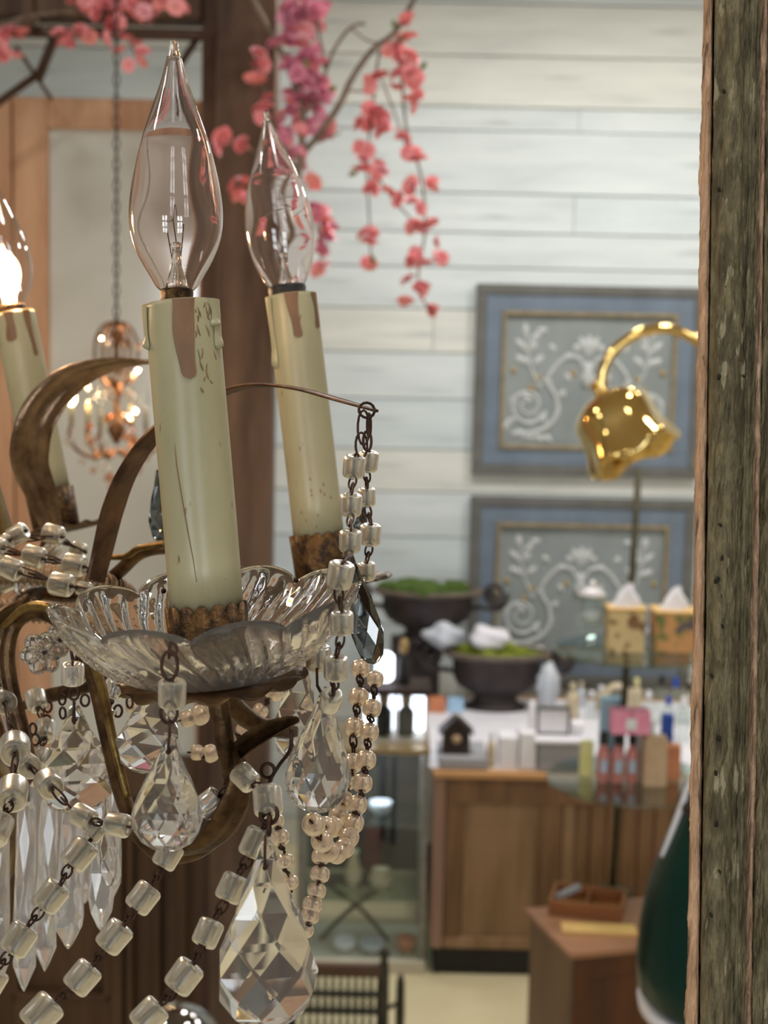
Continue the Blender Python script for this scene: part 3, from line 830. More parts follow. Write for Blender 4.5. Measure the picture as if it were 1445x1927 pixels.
# ------------------------------------------------------------------ spindle chair at the bottom
HY = 4.6
def hz(py, px=690): return PY(px, py, HY).z
def hx(px): return PY(px, 1860, HY).x
ch = thing('spindle_chair', (hx(650), HY, 0), 'dark olive spindle-backed wooden chair at the bottom in front of the glass case', 'chair')
xa, xb = hx(545), hx(722)
for x, nm in ((xa, 'l'), (xb, 'r')):
    zt2 = hz(1782)
    obj('back_post', xf(lathe([(.016, 0), (.018, .1), (.018, .6), (.016, zt2 - .06), (.011, zt2 - .04), (.018, zt2 - .025), (.014, zt2 - .008), (.004, zt2)], 10), Matrix.Translation((x, HY, 0))), m_chairdark, ch)
for (p0_, p1_, mt) in ((1838, 1814, m_chairrail), (1876, 1866, m_chairdark), (1908, 1898, m_chairdark), (2010, 1990, m_chairdark)):
    obj('back_rail', box(xa, xb, HY - .012, HY + .012, hz(p0_), hz(p1_), .004), mt, ch, smooth=False)
for k in range(12):
    x = xa + (xb - xa) * (k + .7) / 12.4
    obj('spindle', xf(lathe([(.005, hz(1990)), (.009, hz(1950)), (.005, hz(1908)), (.008, hz(1895)), (.009, hz(1887)), (.005, hz(1877)), (.007, hz(1858)), (.005, hz(1838))], 7), Matrix.Translation((x, HY, 0))), m_chairdark, ch)
obj('seat', box(xa - .01, xb + .01, HY - .40, HY + .02, .43, .46, .01), m_chairrail, ch, smooth=False)
for x in (xa + .01, xb - .01):
    obj('leg', xf(lathe([(.012, 0), (.018, .2), (.016, .43)], 8), Matrix.Translation((x, HY - .37, 0))), m_chairdark, ch)
xq = hx(754)
obj('arm_post', xf(lathe([(.016, 0), (.016, .6), (.014, hz(1862)), (.008, hz(1848))], 9), Matrix.Translation((xq, HY + .06, 0))), m_chairdark, ch)
obj('arm_stretcher', tube([Vector((xb, HY, hz(1900))), Vector((xq, HY + .06, hz(1900)))], .008, 7), m_chairdark, ch)

# ------------------------------------------------------------------ small cabinet with tiered stand, lower right
CZ = .76
pA, pB = PZ(1076, 1792, CZ), PZ(992, 1708, CZ)
sc_ = thing('side_cabinet', (pA.x + .3, (pA.y + pB.y) / 2, 0), 'red-brown wooden side cabinet under the tiered stand', 'cabinet')
e2 = Vector((pB.x - pA.x, pB.y - pA.y, 0))
MC = Matrix.Translation((pA.x, pA.y, 0)) @ Matrix.Rotation(math.atan2(-e2.x, e2.y), 4, 'Z')
x0, x1, y0, y1 = 0, .72, 0, max(.40, e2.length)
_box = box
def box(*a): return xf(_box(*a), MC)
shx = (pB.x - pA.x) * 1.0
obj('top', box(x0 - .012, x1, y0 - .012, y1, CZ - .022, CZ, .006), m_cabtop, sc_, smooth=False)
obj('body', box(x0 + .01, x1 - .01, y0 + .014, y1 - .01, .06, CZ - .0225, .003), m_cabside, sc_, smooth=False)
obj('plinth', box(x0, x1, y0 + .004, y1, 0, .06, .004), m_cab, sc_, smooth=False)
for a, b, c, d in ((x0 + .01, x0 + .07, .06, CZ - .023), (x1 - .07, x1 - .01, .06, CZ - .023), (x0 + .07, x1 - .07, CZ - .10, CZ - .023), (x0 + .07, x1 - .07, .06, .13)):
    obj('front_frame', box(a, b, y0, y0 + .016, c, d, .003), m_cab, sc_, smooth=False)
obj('door', box(x0 + .073, x1 - .073, y0 + .006, y0 + .0139, .132, CZ - .102, .002), m_cab, sc_, smooth=False)
box = _box
# crate on it
pc0, pc1 = PZ(1030, 1716, CZ), PZ(1172, 1722, CZ)
sY = (pc0.y + pc1.y) / 2
wb = thing('divided_crate', ((pc0.x + pc1.x) / 2, sY, CZ), 'shallow wooden crate with dividers on the side cabinet', 'crate')
xa, xb, ya, yb2 = pc0.x, pc0.x + px2m(142, sY), sY - .02, sY + .17
hh = .055
for nm, b in (('crate_floor', (xa, xb, ya, yb2, CZ, CZ + .008)), ('crate_side', (xa, xb, ya, ya + .01, CZ + .008, CZ + hh)), ('crate_side', (xa, xb, yb2 - .01, yb2, CZ + .008, CZ + hh)),
              ('crate_side', (xa, xa + .01, ya + .01, yb2 - .01, CZ + .008, CZ + hh)), ('crate_side', (xb - .01, xb, ya + .01, yb2 - .01, CZ + .008, CZ + hh)), ('divider', ((xa + xb) / 2 - .004, (xa + xb) / 2 + .004, ya + .01, yb2 - .01, CZ + .008, CZ + hh * .9))):
    obj(nm, xf(box(*b, .002), Matrix.Translation((xa, ya, 0)) @ Matrix.Rotation(R(-14), 4, 'Z') @ Matrix.Translation((-xa, -ya, 0))), m_box, wb, smooth=False)
obj('wooden_stick', xf(box(-.05, .05, -.012, .012, 0, .02, .004), Matrix.Translation((xa + .085, ya + .10, CZ + .040)) @ Matrix.Rotation(R(-28), 4, 'Y')), m_greystack, smooth=False, label='flat grey wooden stick leaning in the divided crate', cat='stick')
obj('yellow_board', xf(box(0, .26, 0, .085, 0, .012, .002), Matrix.Translation((PZ(1056, 1752, CZ).x, PZ(1056, 1758, CZ).y, CZ)) @ Matrix.Rotation(R(-3), 4, 'Z')), m_manila, smooth=False, label='flat pale yellow wooden board on the front of the side cabinet', cat='board')

# tiered glass stand
foot = PZ(1160, 1700, CZ)
foot = Vector((foot.x, max(foot.y, sY + .21), CZ))
TD = foot.y
ts = thing('tiered_stand', foot, 'tall olive metal stand carrying two round glass shelves on the side cabinet', 'display stand')
topp = PY(1202, 880, TD)
ax = (topp - foot)
def onpole(py):
    t = 0
    for k in range(60):
        q = foot + ax * (k / 59)
        pr_ = (q - EYE)
        yy2 = CY - pr_.dot(UP) / pr_.dot(FW) * FPX
        if yy2 <= py: return q
    return topp
obj('pole', tube([foot + Vector((0, 0, .012)), topp], .0125, 10), m_greengold, ts)
obj('foot_plate', xf(lathe([(.075, 0), (.075, .006), (.03, .012), (.014, .03)], 20), Matrix.Translation(foot)), m_greengold, ts)
s = TD / FPX
tiers = []
for py, r in ((1233, 150), (1478, 168)):
    q = onpole(py)
    off = Vector((26 * s, -.02, 0)) if py > 1300 else Vector((8 * s, -.02, 0))
    c = q + off
    obj('glass_shelf', xf(lathe([(.012, 0), (r*s - .004, 0), (r*s, .004), (r*s, .010), (r*s - .004, .014), (.012, .014)], 40), Matrix.Translation(c)), m_shelfglass, ts, smooth=False, label='round greenish glass shelf')
    obj('shelf_collar', xf(lathe([(.02, -.014), (.024, -.004), (.024, -.001), (.013, -.001)], 14), Matrix.Translation(q)), m_greengold, ts)
    tiers.append((c.z + .014, c))
z1s, c1s = tiers[0]
z2s, c2s = tiers[1]
def shelf_pt(px, dy, z, cy):
    y = cy + dy
    return Vector((PY(px, 1300, y).x, y, z))
# on the upper tier
p = shelf_pt(1108, .03, z1s, c1s.y)
jr = thing('apothecary_jar', p, 'clear glass apothecary jar with white lid on the upper glass shelf', 'jar')
obj('jar_body', xf(lathe([(24*s, 0), (26*s, 3*s), (9*s, 14*s), (8*s, 26*s), (26*s, 42*s), (29*s, 70*s), (26*s, 96*s), (22*s, 98*s), (24*s, 70*s), (20*s, 46*s), (4*s, 36*s)], 22), Matrix.Translation(p)), m_clear, jr)
obj('jar_filling', xf(lathe([(14*s, 46*s), (20*s, 58*s), (18*s, 66*s), (4*s, 70*s)], 16), Matrix.Translation(p)), m_white, jr)
obj('lid', xf(lathe([(25*s, 98.5*s), (26*s, 103*s), (12*s, 112*s), (4*s, 115*s), (7*s, 122*s), (3*s, 127*s)], 20), Matrix.Translation(p)), m_whiteglaze, jr)
def tissue(px0, px1, hpx, mat, lab, dy):
    p = shelf_pt((px0 + px1) / 2, dy, z1s, c1s.y)
    w = (px1 - px0) / 2 * s
    t = thing('tissue_box', p, lab, 'tissue box', 'tissue boxes on the glass shelf')
    obj('carton', box(p.x - w, p.x + w, p.y - w*.9, p.y + w*.9, p.z, p.z + hpx*s, .004), mat, t, smooth=False)
    obj('top_flap', box(p.x - w*1.06, p.x + w*1.06, p.y - w*.96, p.y + w*.96, p.z + hpx*s, p.z + hpx*s + 5*s, .002), m_manila, t, smooth=False)
    V, F = [], []
    n = 9
    for i in range(7):
        f = i / 6
        for k in range(n):
            a = 2 * math.pi * k / n
            rr = (26 * (1 - f) ** .8 + 2 + 4 * math.sin(k * 2.2 + i)) * s
            V.append(Vector((p.x + rr * math.cos(a) + f * 8 * s, p.y + rr * .5 * math.sin(a), p.z + (hpx + 5) * s + f * 44 * s)))
    for i in range(6):
        for k in range(n):
            F.append((i * n + k, i * n + (k + 1) % n, (i + 1) * n + (k + 1) % n, (i + 1) * n + k))
    F.append(tuple(6 * n + k for k in range(n)))
    obj('tissue', (V, F), m_white, t)
    return t
tissue(1136, 1204, 80, m_tissue_tan, 'tan tissue box with brown floral print on the upper glass shelf', -.03)
tissue(1222, 1298, 74, m_tissue_flower, 'orange and green floral tissue box on the upper glass shelf', .0)
# on the lower tier
for k, (px, dy, lab) in enumerate(((1140, -.05, 'leftmost of three pink bottles under the pink box'), (1167, -.055, 'middle of three pink bottles under the pink box'), (1194, -.05, 'rightmost of three pink bottles under the pink box'))):
    p = shelf_pt(px, dy, z2s, c2s.y)
    t = thing('pink_bottle', p, lab, 'bottle', 'pink bottles on the lower glass shelf')
    obj('body', xf(lathe([(a * 12.5 * s, b * 74 * s) for a, b in [(.9, 0), (1, .04), (1, .78), (.6, .92), (.5, 1)]], 14), Matrix.Translation(p)), m_pinkliq, t)
    obj('cap', xf(lathe([(7 * s, 74.2 * s), (8 * s, 76 * s), (8 * s, 96 * s), (7 * s, 97 * s)], 12), Matrix.Translation(p)), m_black, t)
    obj('label', xf(box(-5*s, 5*s, -13.4*s, -12.4*s, 22*s, 46*s, .0005), Matrix.Translation(p)), m_lightblue, t, smooth=False)
p = shelf_pt(1187, -.05, z2s + 97.2*s, c2s.y)
pk = thing('pink_box', p, 'bright pink ribboned box balanced on the three pink bottles', 'box')
for sg in (-1, 1):
    obj('half_box', box(p.x + (0.5 if sg > 0 else -37)*s, p.x + (37 if sg > 0 else -.5)*s, p.y - 20*s, p.y + 20*s, p.z, p.z + 46*s, .006), m_pink, pk, smooth=False)
obj('label', box(p.x - 10*s, p.x + 10*s, p.y - 21.5*s, p.y - 20.2*s, p.z + 10*s, p.z + 32*s, .001), m_white, pk, smooth=False)
def tierbox(name, px, dy, w, h, mat, lab, cat, dep=None):
    p = shelf_pt(px, dy, z2s, c2s.y)
    d = (dep or w) / 2 * s
    return obj(name, box(p.x - w/2*s, p.x + w/2*s, p.y - d, p.y + d, p.z, p.z + h*s, .004), mat, smooth=False, label=lab, cat=cat, origin=p)
tierbox('yellow_pouch', 1108, .02, 26, 70, m_yellow, 'pale yellow pouch at the left of the lower glass shelf', 'pouch', 14)
tierbox('tan_box', 1236, -.06, 44, 92, m_tanbox, 'tan card box right of the pink bottles on the lower shelf', 'box')
tierbox('terracotta_box', 1272, .02, 26, 66, m_orange, 'small terracotta box at the right of the lower glass shelf', 'box')
tierbox('white_box', 1216, .05, 34, 112, m_white, 'white box behind the tan box on the lower shelf', 'box')
tierbox('blue_box', 1258, .075, 22, 118, m_bluecard, 'dark blue box at the back of the lower glass shelf', 'box')
tierbox('pale_blue_bag', 1150, .075, 40, 150, m_lightblue, 'pale blue bag behind the pink box on the lower shelf', 'bag', 20)

# ------------------------------------------------------------------ brass lamp
LY = 4.2   # depth of the lamp
s = LY / FPX
neck = PY(1131, 738, LY)
lp = thing('brass_lamp', (PY(1385, 800, LY).x, LY, 0), 'polished brass gooseneck floor lamp with a scalloped bell shade before the carved panel', 'floor lamp')
arc = cr([PY(*q, LY) for q in ((1131, 732), (1137, 690), (1163, 652), (1205, 626), (1250, 618), (1296, 632), (1345, 668), (1378, 730), (1385, 800))], 6)
pz = arc[-1]
arc.append(Vector((pz.x, LY, 1.0)))
arc.append(Vector((pz.x, LY, .03)))
obj('gooseneck', tube(arc, 10.5 * s, 14), m_brass, lp)
obj('base', xf(lathe([(.15, 0), (.15, .015), (.10, .03), (.03, .05)], 28), Matrix.Translation((pz.x, LY, 0))), m_brass, lp)
tip = PY(1198, 862, LY - .06)
A = axis(neck, tip)
L = (tip - neck).length
def shell(th, r, z, i):
    f = min(1, max(0, z / L))
    k = 1 + .075 * (.35 + .65 * f) * math.cos(5 * th + .6) 
    return r * k, z - .06 * L * f * f * math.cos(5 * th + .6)
pr = [(.012, -.02), (.02, -.012), (.022, 0), (.020, .004), (.045, .010), (.082, .026), (.108, .048), (.118, .075), (.117, .105), (.118, .135), (.126, .17), (.137, .20), (.142, .225)]
k_ = L / .225
pr = [(a * k_ * 1.02, b * k_) for a, b in pr]
inner = [(a * .97, b) for a, b in pr[::-1][:8]]
obj('shade', xf(lathe(pr + inner, 60, shell), A), m_brass, lp)
obj('collar', xf(lathe([(.014, -.035), (.024, -.028), (.024, -.02), (.016, -.016)], 18), A), m_brass, lp)

# ------------------------------------------------------------------ green jar, lower right
GY = 2.4
s = GY / FPX
gc = PY(1418, 1700, GY)
zg = PY(1400, 1918, GY).z
ped = .02
obj('white_pedestal', xf(lathe([(.16, 0), (.16, .03), (.13, .06), (.13, zg - .03), (.15, zg - .01), (.15, zg)], 32), Matrix.Translation((gc.x, GY, 0))), m_whiteglaze, label='round white pedestal under the dark green jar, lower right', cat='pedestal')
gj = thing('green_jar', (gc.x, GY, zg), 'large glossy dark green pear-shaped jar beside the weathered frame', 'jar')
obj('jar_foot', xf(lathe([(.15, .0002), (.183, .012), (.186, .03), (.17, .032)], 48), Matrix.Translation((gc.x, GY, zg))), m_whiteglaze, gj, label='white rim at the foot of the jar')
obj('jar_body', xf(lathe([(.170, .033), (.186, .05), (.190, .10), (.186, .16), (.176, .22), (.158, .28), (.143, .32), (.130, .36), (.118, .40), (.108, .43), (.10, .45), (.08, .46)], 56), Matrix.Translation((gc.x, GY, zg))), m_green, gj)
for k in range(3):
    obj('neck_ring', xf(tube([Vector((.122 * math.cos(a) * (1 - .08 * k), .122 * math.sin(a) * (1 - .08 * k), .37 + .024 * k)) for a in [j / 28 * 2 * math.pi for j in range(28)]], .012, 8, closed=True), Matrix.Translation((gc.x, GY, zg))), m_iron, gj, label='dark ribbed collar')
obj('white_rod', tube(cr([Vector((gc.x - r_ - .004, GY - .012, zg + z_)) for r_, z_ in ((.108, .43), (.118, .40), (.130, .36), (.143, .32), (.1555, .285))], 4), [.0062, .0055, .0045, .003], 8), m_whiteglaze, gj, label='white strip running down the shoulder')

# ------------------------------------------------------------------ glass dome, bottom left
BY = 3.0
bc = PY(326, 1986, BY)
rb = 104 * BY / FPX
pd = obj('brown_pedestal', xf(lathe([(.15, 0), (.15, .04), (.06, .08), (.05, bc.z - .16), (.13, bc.z - .11), (.135, bc.z - .09)], 28), Matrix.Translation((bc.x, BY, 0))), m_timber_dark, label='brown pedestal below the glass dome at the bottom left', cat='pedestal')
obj('glass_dome', xf(lathe([(rb, -.09), (rb, -.04), (rb, 0), (rb * .966, rb * .26), (rb * .866, rb * .5), (rb * .707, rb * .707), (rb * .5, rb * .866), (rb * .26, rb * .966), (rb * .04, rb)], 40), Matrix.Translation(bc)), thin_glass('dome_glass', (.80, .82, .80), .16, .9, 2.0), label='clear rounded glass dome at the bottom left behind the bead strings', cat='glass dome')

# ------------------------------------------------------------------ blossom
def blossom_mesh(name, mat, seed):
    rnd = random.Random(seed)
    V, F = [], []
    for layer, (npet, open_, rad) in enumerate(((6, 1.2, 1.0), (6, .85, .9), (5, .45, .7))):
        for k in range(npet):
            a = 2 * math.pi * (k + .5 * layer) / npet + rnd.uniform(-.2, .2)
            tl = open_ + rnd.uniform(-.18, .18)
            b = len(V)
            for i in range(4):
                t = i / 3
                w = .56 * math.sin(math.pi * (.14 + .66 * t)) * rad
                rr = rad * t
                for j in (-1, 0, 1):
                    lx_, out = j * w, rr * math.sin(tl * (0.6 + .5 * t))
                    up = rr * math.cos(tl * (.6 + .5 * t)) + .10 * abs(j) * rad + rnd.uniform(-.05, .05)
                    V.append(Vector((out * math.cos(a) - lx_ * math.sin(a), out * math.sin(a) + lx_ * math.cos(a), up)))
            for i in range(3):
                for j in range(2):
                    F.append((b + i * 3 + j, b + i * 3 + j + 1, b + (i + 1) * 3 + j + 1, b + (i + 1) * 3 + j))
    return mdata(name, V, F, mat)
BLM = [blossom_mesh('blossom', m_pinks[i], i + 1) for i in range(3)]
rb_ = random.Random(11)
def rrot(rnd, sc):
    return Matrix.Rotation(rnd.uniform(0, 6.28), 4, 'Z') @ Matrix.Rotation(rnd.uniform(-1.6, 1.6) - .3, 4, 'X') @ Matrix.Rotation(rnd.uniform(0, 6.28), 4, 'Z') @ Matrix.Scale(sc, 4)
def clusters(cl, d, parent, dens, var):
    for c in cl:
        x, y, r = c[:3]
        v = c[3] if len(c) > 3 else var
        n = max(1, int((r / 12.5) ** 2 * dens + .5))
        for k in range(n):
            a, q = rb_.uniform(0, 6.28), r * .8 * math.sqrt(rb_.random()) if n > 1 else 0
            dd = d + rb_.uniform(-.06, .06)
            sc = rb_.uniform(14, 19) * d / FPX
            inst('blossom', BLM[v if rb_.random() < .75 else rb_.choice((0, 1))], Matrix.Translation(P(x + q * math.cos(a), y + q * math.sin(a), dd)) @ rrot(rb_, sc), parent)
BD = 4.95
root = P(522, 640, 5.22)
bt = thing('blossom_branch', root, 'pink cherry blossom branch with grey twigs fastened to the brown timber post', 'blossom branch')
def br(pts, r, d=BD):
    s_ = BD / FPX
    obj('twig', tube(cr([P(x, y, d + dd) for x, y, dd in [(q + (0,))[:3] for q in pts]], 5), [q * s_ for q in r], 7), m_twig, bt)
br([(520, 640, .27), (532, 540, .20), (548, 430, .1), (556, 350), (566, 290)], [9, 10, 8.5])
br([(566, 292), (568, 215), (545, 135), (512, 65), (470, -10)], [8, 6, 4.5])
br([(566, 292), (602, 252), (640, 195), (661, 150), (700, 95), (745, 58), (785, -12)], [7, 6.5, 6, 5.5, 5])
br([(568, 225), (600, 170), (628, 95), (660, 52), (688, 44)], [4, 3.5, 3])
br([(660, 52), (690, 75), (716, 82)], [2.5, 2])
br([(612, 130), (600, 60), (590, -10)], [3.5, 3])
br([(566, 280), (610, 262), (640, 250)], [2.5, 2])
br([(715, 92), (706, 150), (700, 220), (690, 300), (694, 400), (698, 490)], [2.6, 2.2, 1.6])
br([(745, 62), (756, 150), (766, 250), (792, 330), (800, 430), (786, 530), (810, 590)], [3, 2.4, 1.6])
br([(718, 150), (745, 220), (765, 280)], [2, 1.6])
br([(706, 325), (740, 375), (785, 425)], [2.2, 1.8])
br([(560, 330), (520, 240), (486, 130)], [3.5, 2])
br([(553, 380), (500, 300), (425, 262)], [3, 1.6])
br([(548, 420), (590, 395), (605, 490)], [3, 1.6])
br([(652, 170), (690, 172), (712, 165)], [2.2, 1.6])
br([(556, 350), (585, 345), (600, 340)], [2, 1.6])
br([(552, 400), (480, 390), (452, 365)], [2.4, 1.6])
clusters([(585, 18, 30), (548, 30, 28), (560, 70, 28), (590, 60, 20), (530, 85, 20), (590, 112, 26), (548, 118, 20), (575, 150, 26), (600, 165, 24), (560, 190, 26), (592, 205, 24), (545, 225, 22), (610, 235, 18), (572, 245, 22), (540, 268, 20), (555, 300, 18), (535, 300, 14), (600, 408, 22), (612, 440, 20), (606, 470, 14), (603, 502, 12), (612, 255, 14)], BD + .03, bt, 2.1, 2)
clusters([(490, 118, 20), (476, 148, 18), (500, 195, 20), (486, 215, 16), (425, 268, 20), (464, 276, 14), (452, 350, 18), (448, 378, 14), (585, 342, 16),
          (772, 40, 11), (764, 80, 16), (742, 102, 20), (770, 110, 14), (775, 150, 20), (755, 145, 14), (780, 195, 18), (712, 155, 16), (690, 158, 12), (745, 170, 10), (700, 212, 18), (722, 228, 20), (684, 235, 14), (712, 250, 14), (683, 278, 13), (762, 265, 15), (780, 290, 15), (790, 302, 10), (680, 318, 16), (714, 322, 17), (682, 305, 10), (696, 362, 12), (728, 362, 10), (746, 372, 11), (775, 350, 14), (815, 352, 13), (782, 388, 12), (690, 450, 19), (700, 500, 11), (782, 436, 14), (812, 426, 9), (815, 456, 9), (775, 486, 16), (800, 490, 12), (822, 482, 13), (770, 530, 9), (790, 550, 13), (805, 552, 9), (762, 572, 8), (812, 580, 13)], BD - .05, bt, 2.0, 0)
for (x, y, a) in ((655, 330, 70), (617, 172, 60), (792, 132, 30), (752, 84, 10), (700, 480, 170), (575, 128, 0), (745, 55, -20), (612, 560, 20)):
    if y < 540:
        obj('leaf', xf(relief_leaf(Vector((0, 0, 0)), a, 18 * BD / FPX, 5 * BD / FPX, .004), Matrix.Translation(P(x, y, BD - .08))), m_leaf, bt)
GD = 4.95
gr = thing('blossom_garland', P(200, 25, GD), 'pink blossom garland draped along the dark beam, upper left', 'garland')
obj('twig', tube(cr([P(-40, 60, GD), P(60, 30, GD), P(180, 22, GD - .05), P(260, 40, GD - .05), P(345, 0, GD)], 6), .007, 7), m_twig, gr)
obj('twig', tube(cr([P(60, 30, GD), P(110, 72, GD), P(160, 66, GD)], 6), .004, 6), m_twig, gr)
obj('twig', tube(cr([P(230, 32, GD), P(245, 80, GD), P(262, 118, GD)], 6), .003, 6), m_twig, gr)
obj('twig', tube(cr([P(-20, 55, GD), P(10, 80, GD), P(28, 108, GD)], 6), .003, 6), m_twig, gr)
clusters([(160, 8, 24), (185, 22, 22), (215, 8, 26), (245, 22, 26), (225, 42, 22), (265, 8, 20), (300, 6, 20), (335, 14, 13), (320, -5, 18), (158, 68, 15), (128, 74, 17), (112, 66, 10), (12, 70, 17), (34, 62, 12), (18, 92, 14), (30, 108, 10), (208, 70, 9), (235, 76, 9), (256, 86, 11), (268, 100, 8), (225, 98, 8), (240, 122, 6), (262, 118, 6), (-5, 100, 14), (140, -5, 18), (276, 30, 10)], GD - .08, gr, 1.9, 0)

# ------------------------------------------------------------------ small lit chandelier in the distance
SD = 4.5
s = SD / FPX
sc0 = P(222, 800, SD)
sch = thing('small_chandelier', sc0, 'small copper chandelier with crystals and a lit bulb hanging on a long chain', 'chandelier')
topz = 4.79
chain = []
z = P(218, 605, SD).z
k = 0
cxy = P(219, 605, SD)
while z < topz - .02:
    c = Vector((cxy.x, cxy.y, z))
    dr = Vector((1, 0, 0)) if k % 2 else Vector((0, 1, 0))
    chain.append(tube([c + dr * (.0075 * math.cos(a)) + Vector((0, 0, .019 * math.sin(a))) for a in [j / 10 * 2 * math.pi for j in range(10)]], .0028, 5, closed=True))
    z += .031
    k += 1
obj('chain', join(*chain), m_iron, sch)
def S3(x, y, dy=0): return P(x, y, SD + dy)
obj('stem', xf(lathe([(3*s, -160*s), (5*s, -140*s), (13*s, -125*s), (5*s, -100*s), (8*s, -70*s), (14*s, -50*s), (7*s, -25*s), (5*s, 20*s), (10*s, 32*s), (18*s, 50*s), (10*s, 66*s), (3*s, 78*s)][::1], 12), Matrix.Translation(Vector((cxy.x, cxy.y, P(220, 760, SD).z))) @ Matrix.Scale(-1, 4, (0, 0, 1))), m_copper, sch)
CC = Vector((cxy.x, cxy.y, 0))
def zc(py): return P(220, py, SD).z
smb, smr = [], random.Random(4)
for k in range(6):
    a = k / 6 * 2 * math.pi + .35
    dv = Vector((math.cos(a), math.sin(a), 0))
    def q(r, py): return CC + dv * (r * s) + Vector((0, 0, zc(py)))
    obj('arm', tube(cr([q(6, 850), q(40, 862), q(72, 850), q(88, 822), q(84, 800)], 5), 3.6 * s, 6), m_copper, sch)
    obj('crown_arm', tube(cr([q(4, 606), q(26, 615), q(40, 650), q(36, 700), q(16, 730)], 5), 3 * s, 6), m_copper, sch)
    obj('candle', xf(lathe([(4.5*s, 0), (4.5*s, 34*s)], 8), Matrix.Translation(q(84, 800))), m_candle, sch)
    lit = k in (0, 3)
    obj('bulb', xf(lathe([(3*s, 0), (8*s, 8*s), (8.5*s, 16*s), (4*s, 28*s), (.6*s, 38*s)], 10), Matrix.Translation(q(84, 764))), m_glow2 if lit else m_clear, sch, label='lit bulb' if lit else None)
    for (r, py) in ((84, 812), (60, 868), (36, 640), (40, 690), (88, 830), (22, 735), (30, 780), (50, 830), (14, 700), (40, 885), (20, 905)):
        smb.append((q(r + smr.uniform(-6, 6), py + smr.uniform(-6, 12)), smr.uniform(4.5, 8)))
gm = mdata('crystal', *xf(lathe([(.15, 1), (.9, .1), (1, -.2), (.6, -.8), (.05, -1.2)], 6), Matrix.Identity(4)), hazy_glass('small_crystal', 1.6, .0, .3), False)
om = mdata('amber_crystal', *xf(lathe([(.15, 1), (.9, .1), (1, -.2), (.6, -.8), (.05, -1.2)], 6), Matrix.Identity(4)), M('amber_glass', (236, 150, 84), rough=.05, trans=.9), False)
for p, r in smb:
    inst('crystal', om if smr.random() < .5 else gm, Matrix.Translation(p) @ Matrix.Rotation(smr.uniform(0, 6), 4, 'Z') @ Matrix.Scale(r * s * 1.35, 4), sch)
for a_, py in ((0.35, 752), (2.45, 752)):
    L_ = bpy.data.lights.new('small_bulb_light', 'POINT')
    L_.energy, L_.color, L_.shadow_soft_size = 4, (1, .62, .3), .02
    lo = bpy.data.objects.new('small_bulb_light', L_)
    COL.objects.link(lo)
    lo.location = CC + Vector((math.cos(a_), math.sin(a_), 0)) * 84 * s + Vector((0, 0, zc(735)))

# ------------------------------------------------------------------ weathered frame on the right
FD = .66
fb, ft = P(1300, 1927, FD), P(1322, 0, FD)
def fedge(px_top, px_bot):
    a, b = P(px_top, 0, FD), P(px_bot, 1927, FD)
    return a, b
wf = thing('weathered_frame', (P(1380, 1700, FD).x, P(1380, 1700, FD).y, 0), 'weathered wooden frame upright with flaking olive paint and worm holes at the right', 'frame')
rw = random.Random(21)
def strip(name, top0, bot0, top1, bot1, prof, mat, rough_, nacross=8, lab=None):
    """vertical moulding between two slanted edges; prof(u) is how far it stands out towards the eye"""
    a0, b0 = fedge(top0, bot0)
    a1, b1 = fedge(top1, bot1)
    n = 420
    V, F = [], []
    so = rw.uniform(0, 50)
    ph = [rw.uniform(0, 6.28) for _ in range(8)]
    ts_ = [-3.6 + 3.45 * (i / 12) for i in range(12)] + [-.15 + 1.3 * i / n for i in range(n + 1)] + [1.15 + .9 * (i / 4) for i in range(1, 5)]
    for t in ts_:
        p0, p1 = b0.lerp(a0, t), b1.lerp(a1, t)
        wob = (rough_ * (math.sin(t * 23 + ph[0]) + .8 * math.sin(t * 61 + ph[1]) + .6 * math.sin(t * 140 + ph[2]) + rw.uniform(-.6, .6))) if name == 'edge_strip' else 0
        for k in range(nacross + 1):
            u = k / nacross
            q = p0.lerp(p1, u)
            wx_ = u * (bot1 - bot0) / 20
            n1 = noise.noise(Vector((wx_ * 1.1 + so, t * 14, .3)))
            n2 = noise.noise(Vector((wx_ * 2.6 + so, t * 42, 5.1)))
            n3 = noise.noise(Vector((wx_ * 5.0, t * 120, 9.7 + so)))
            flake = 1 if n1 * .6 + n2 * .5 > .06 else 0
            out = prof(u) + rough_ * (1.3 * n1 + 1.0 * n2 + .9 * n3 + .9 * flake)
            V.append(q + RT * (wob if k == 0 else 0) - FW * out)
    for t in ts_:
        for p in (b0.lerp(a0, t), b1.lerp(a1, t)):
            V.append(EYE + (p - EYE) * (1 + .03 / FD) + RT * .0004)
    m = len(ts_)
    w_ = nacross + 1
    off = m * w_
    for i in range(m - 1):
        for k in range(nacross):
            F.append((i * w_ + k, i * w_ + k + 1, (i + 1) * w_ + k + 1, (i + 1) * w_ + k))
        F.append((off + 2 * i, i * w_, (i + 1) * w_, off + 2 * i + 2))
        F.append((i * w_ + nacross, off + 2 * i + 1, off + 2 * i + 3, (i + 1) * w_ + nacross))
        F.append((off + 2 * i + 1, off + 2 * i, off + 2 * i + 2, off + 2 * i + 3))
    V = [v if v.z > .001 else Vector((v.x, v.y, .001)) for v in V]
    o = obj(name, (V, F), mat, wf, label=lab)
    return o
strip('edge_strip', 1322, 1290, 1341, 1313, lambda u: .001 + .002 * math.sin(math.pi * u), m_fr_light, .00035, 8, 'bare light wood edge')
strip('bead_moulding', 1341, 1313, 1400, 1368, lambda u: .010 * math.sin(math.pi * (.08 + .84 * u)) ** .7, m_fr_olive, .0009, 26)
strip('groove', 1400, 1368, 1428, 1396, lambda u: .0012 + .0014 * math.cos(u * 12.6), m_fr_olive, .0006, 12)
strip('ridge_strip', 1428, 1396, 1442, 1412, lambda u: .005 * math.sin(math.pi * (.1 + .8 * u)), m_fr_ridge, .0007, 10, 'worn ridge of bare wood')
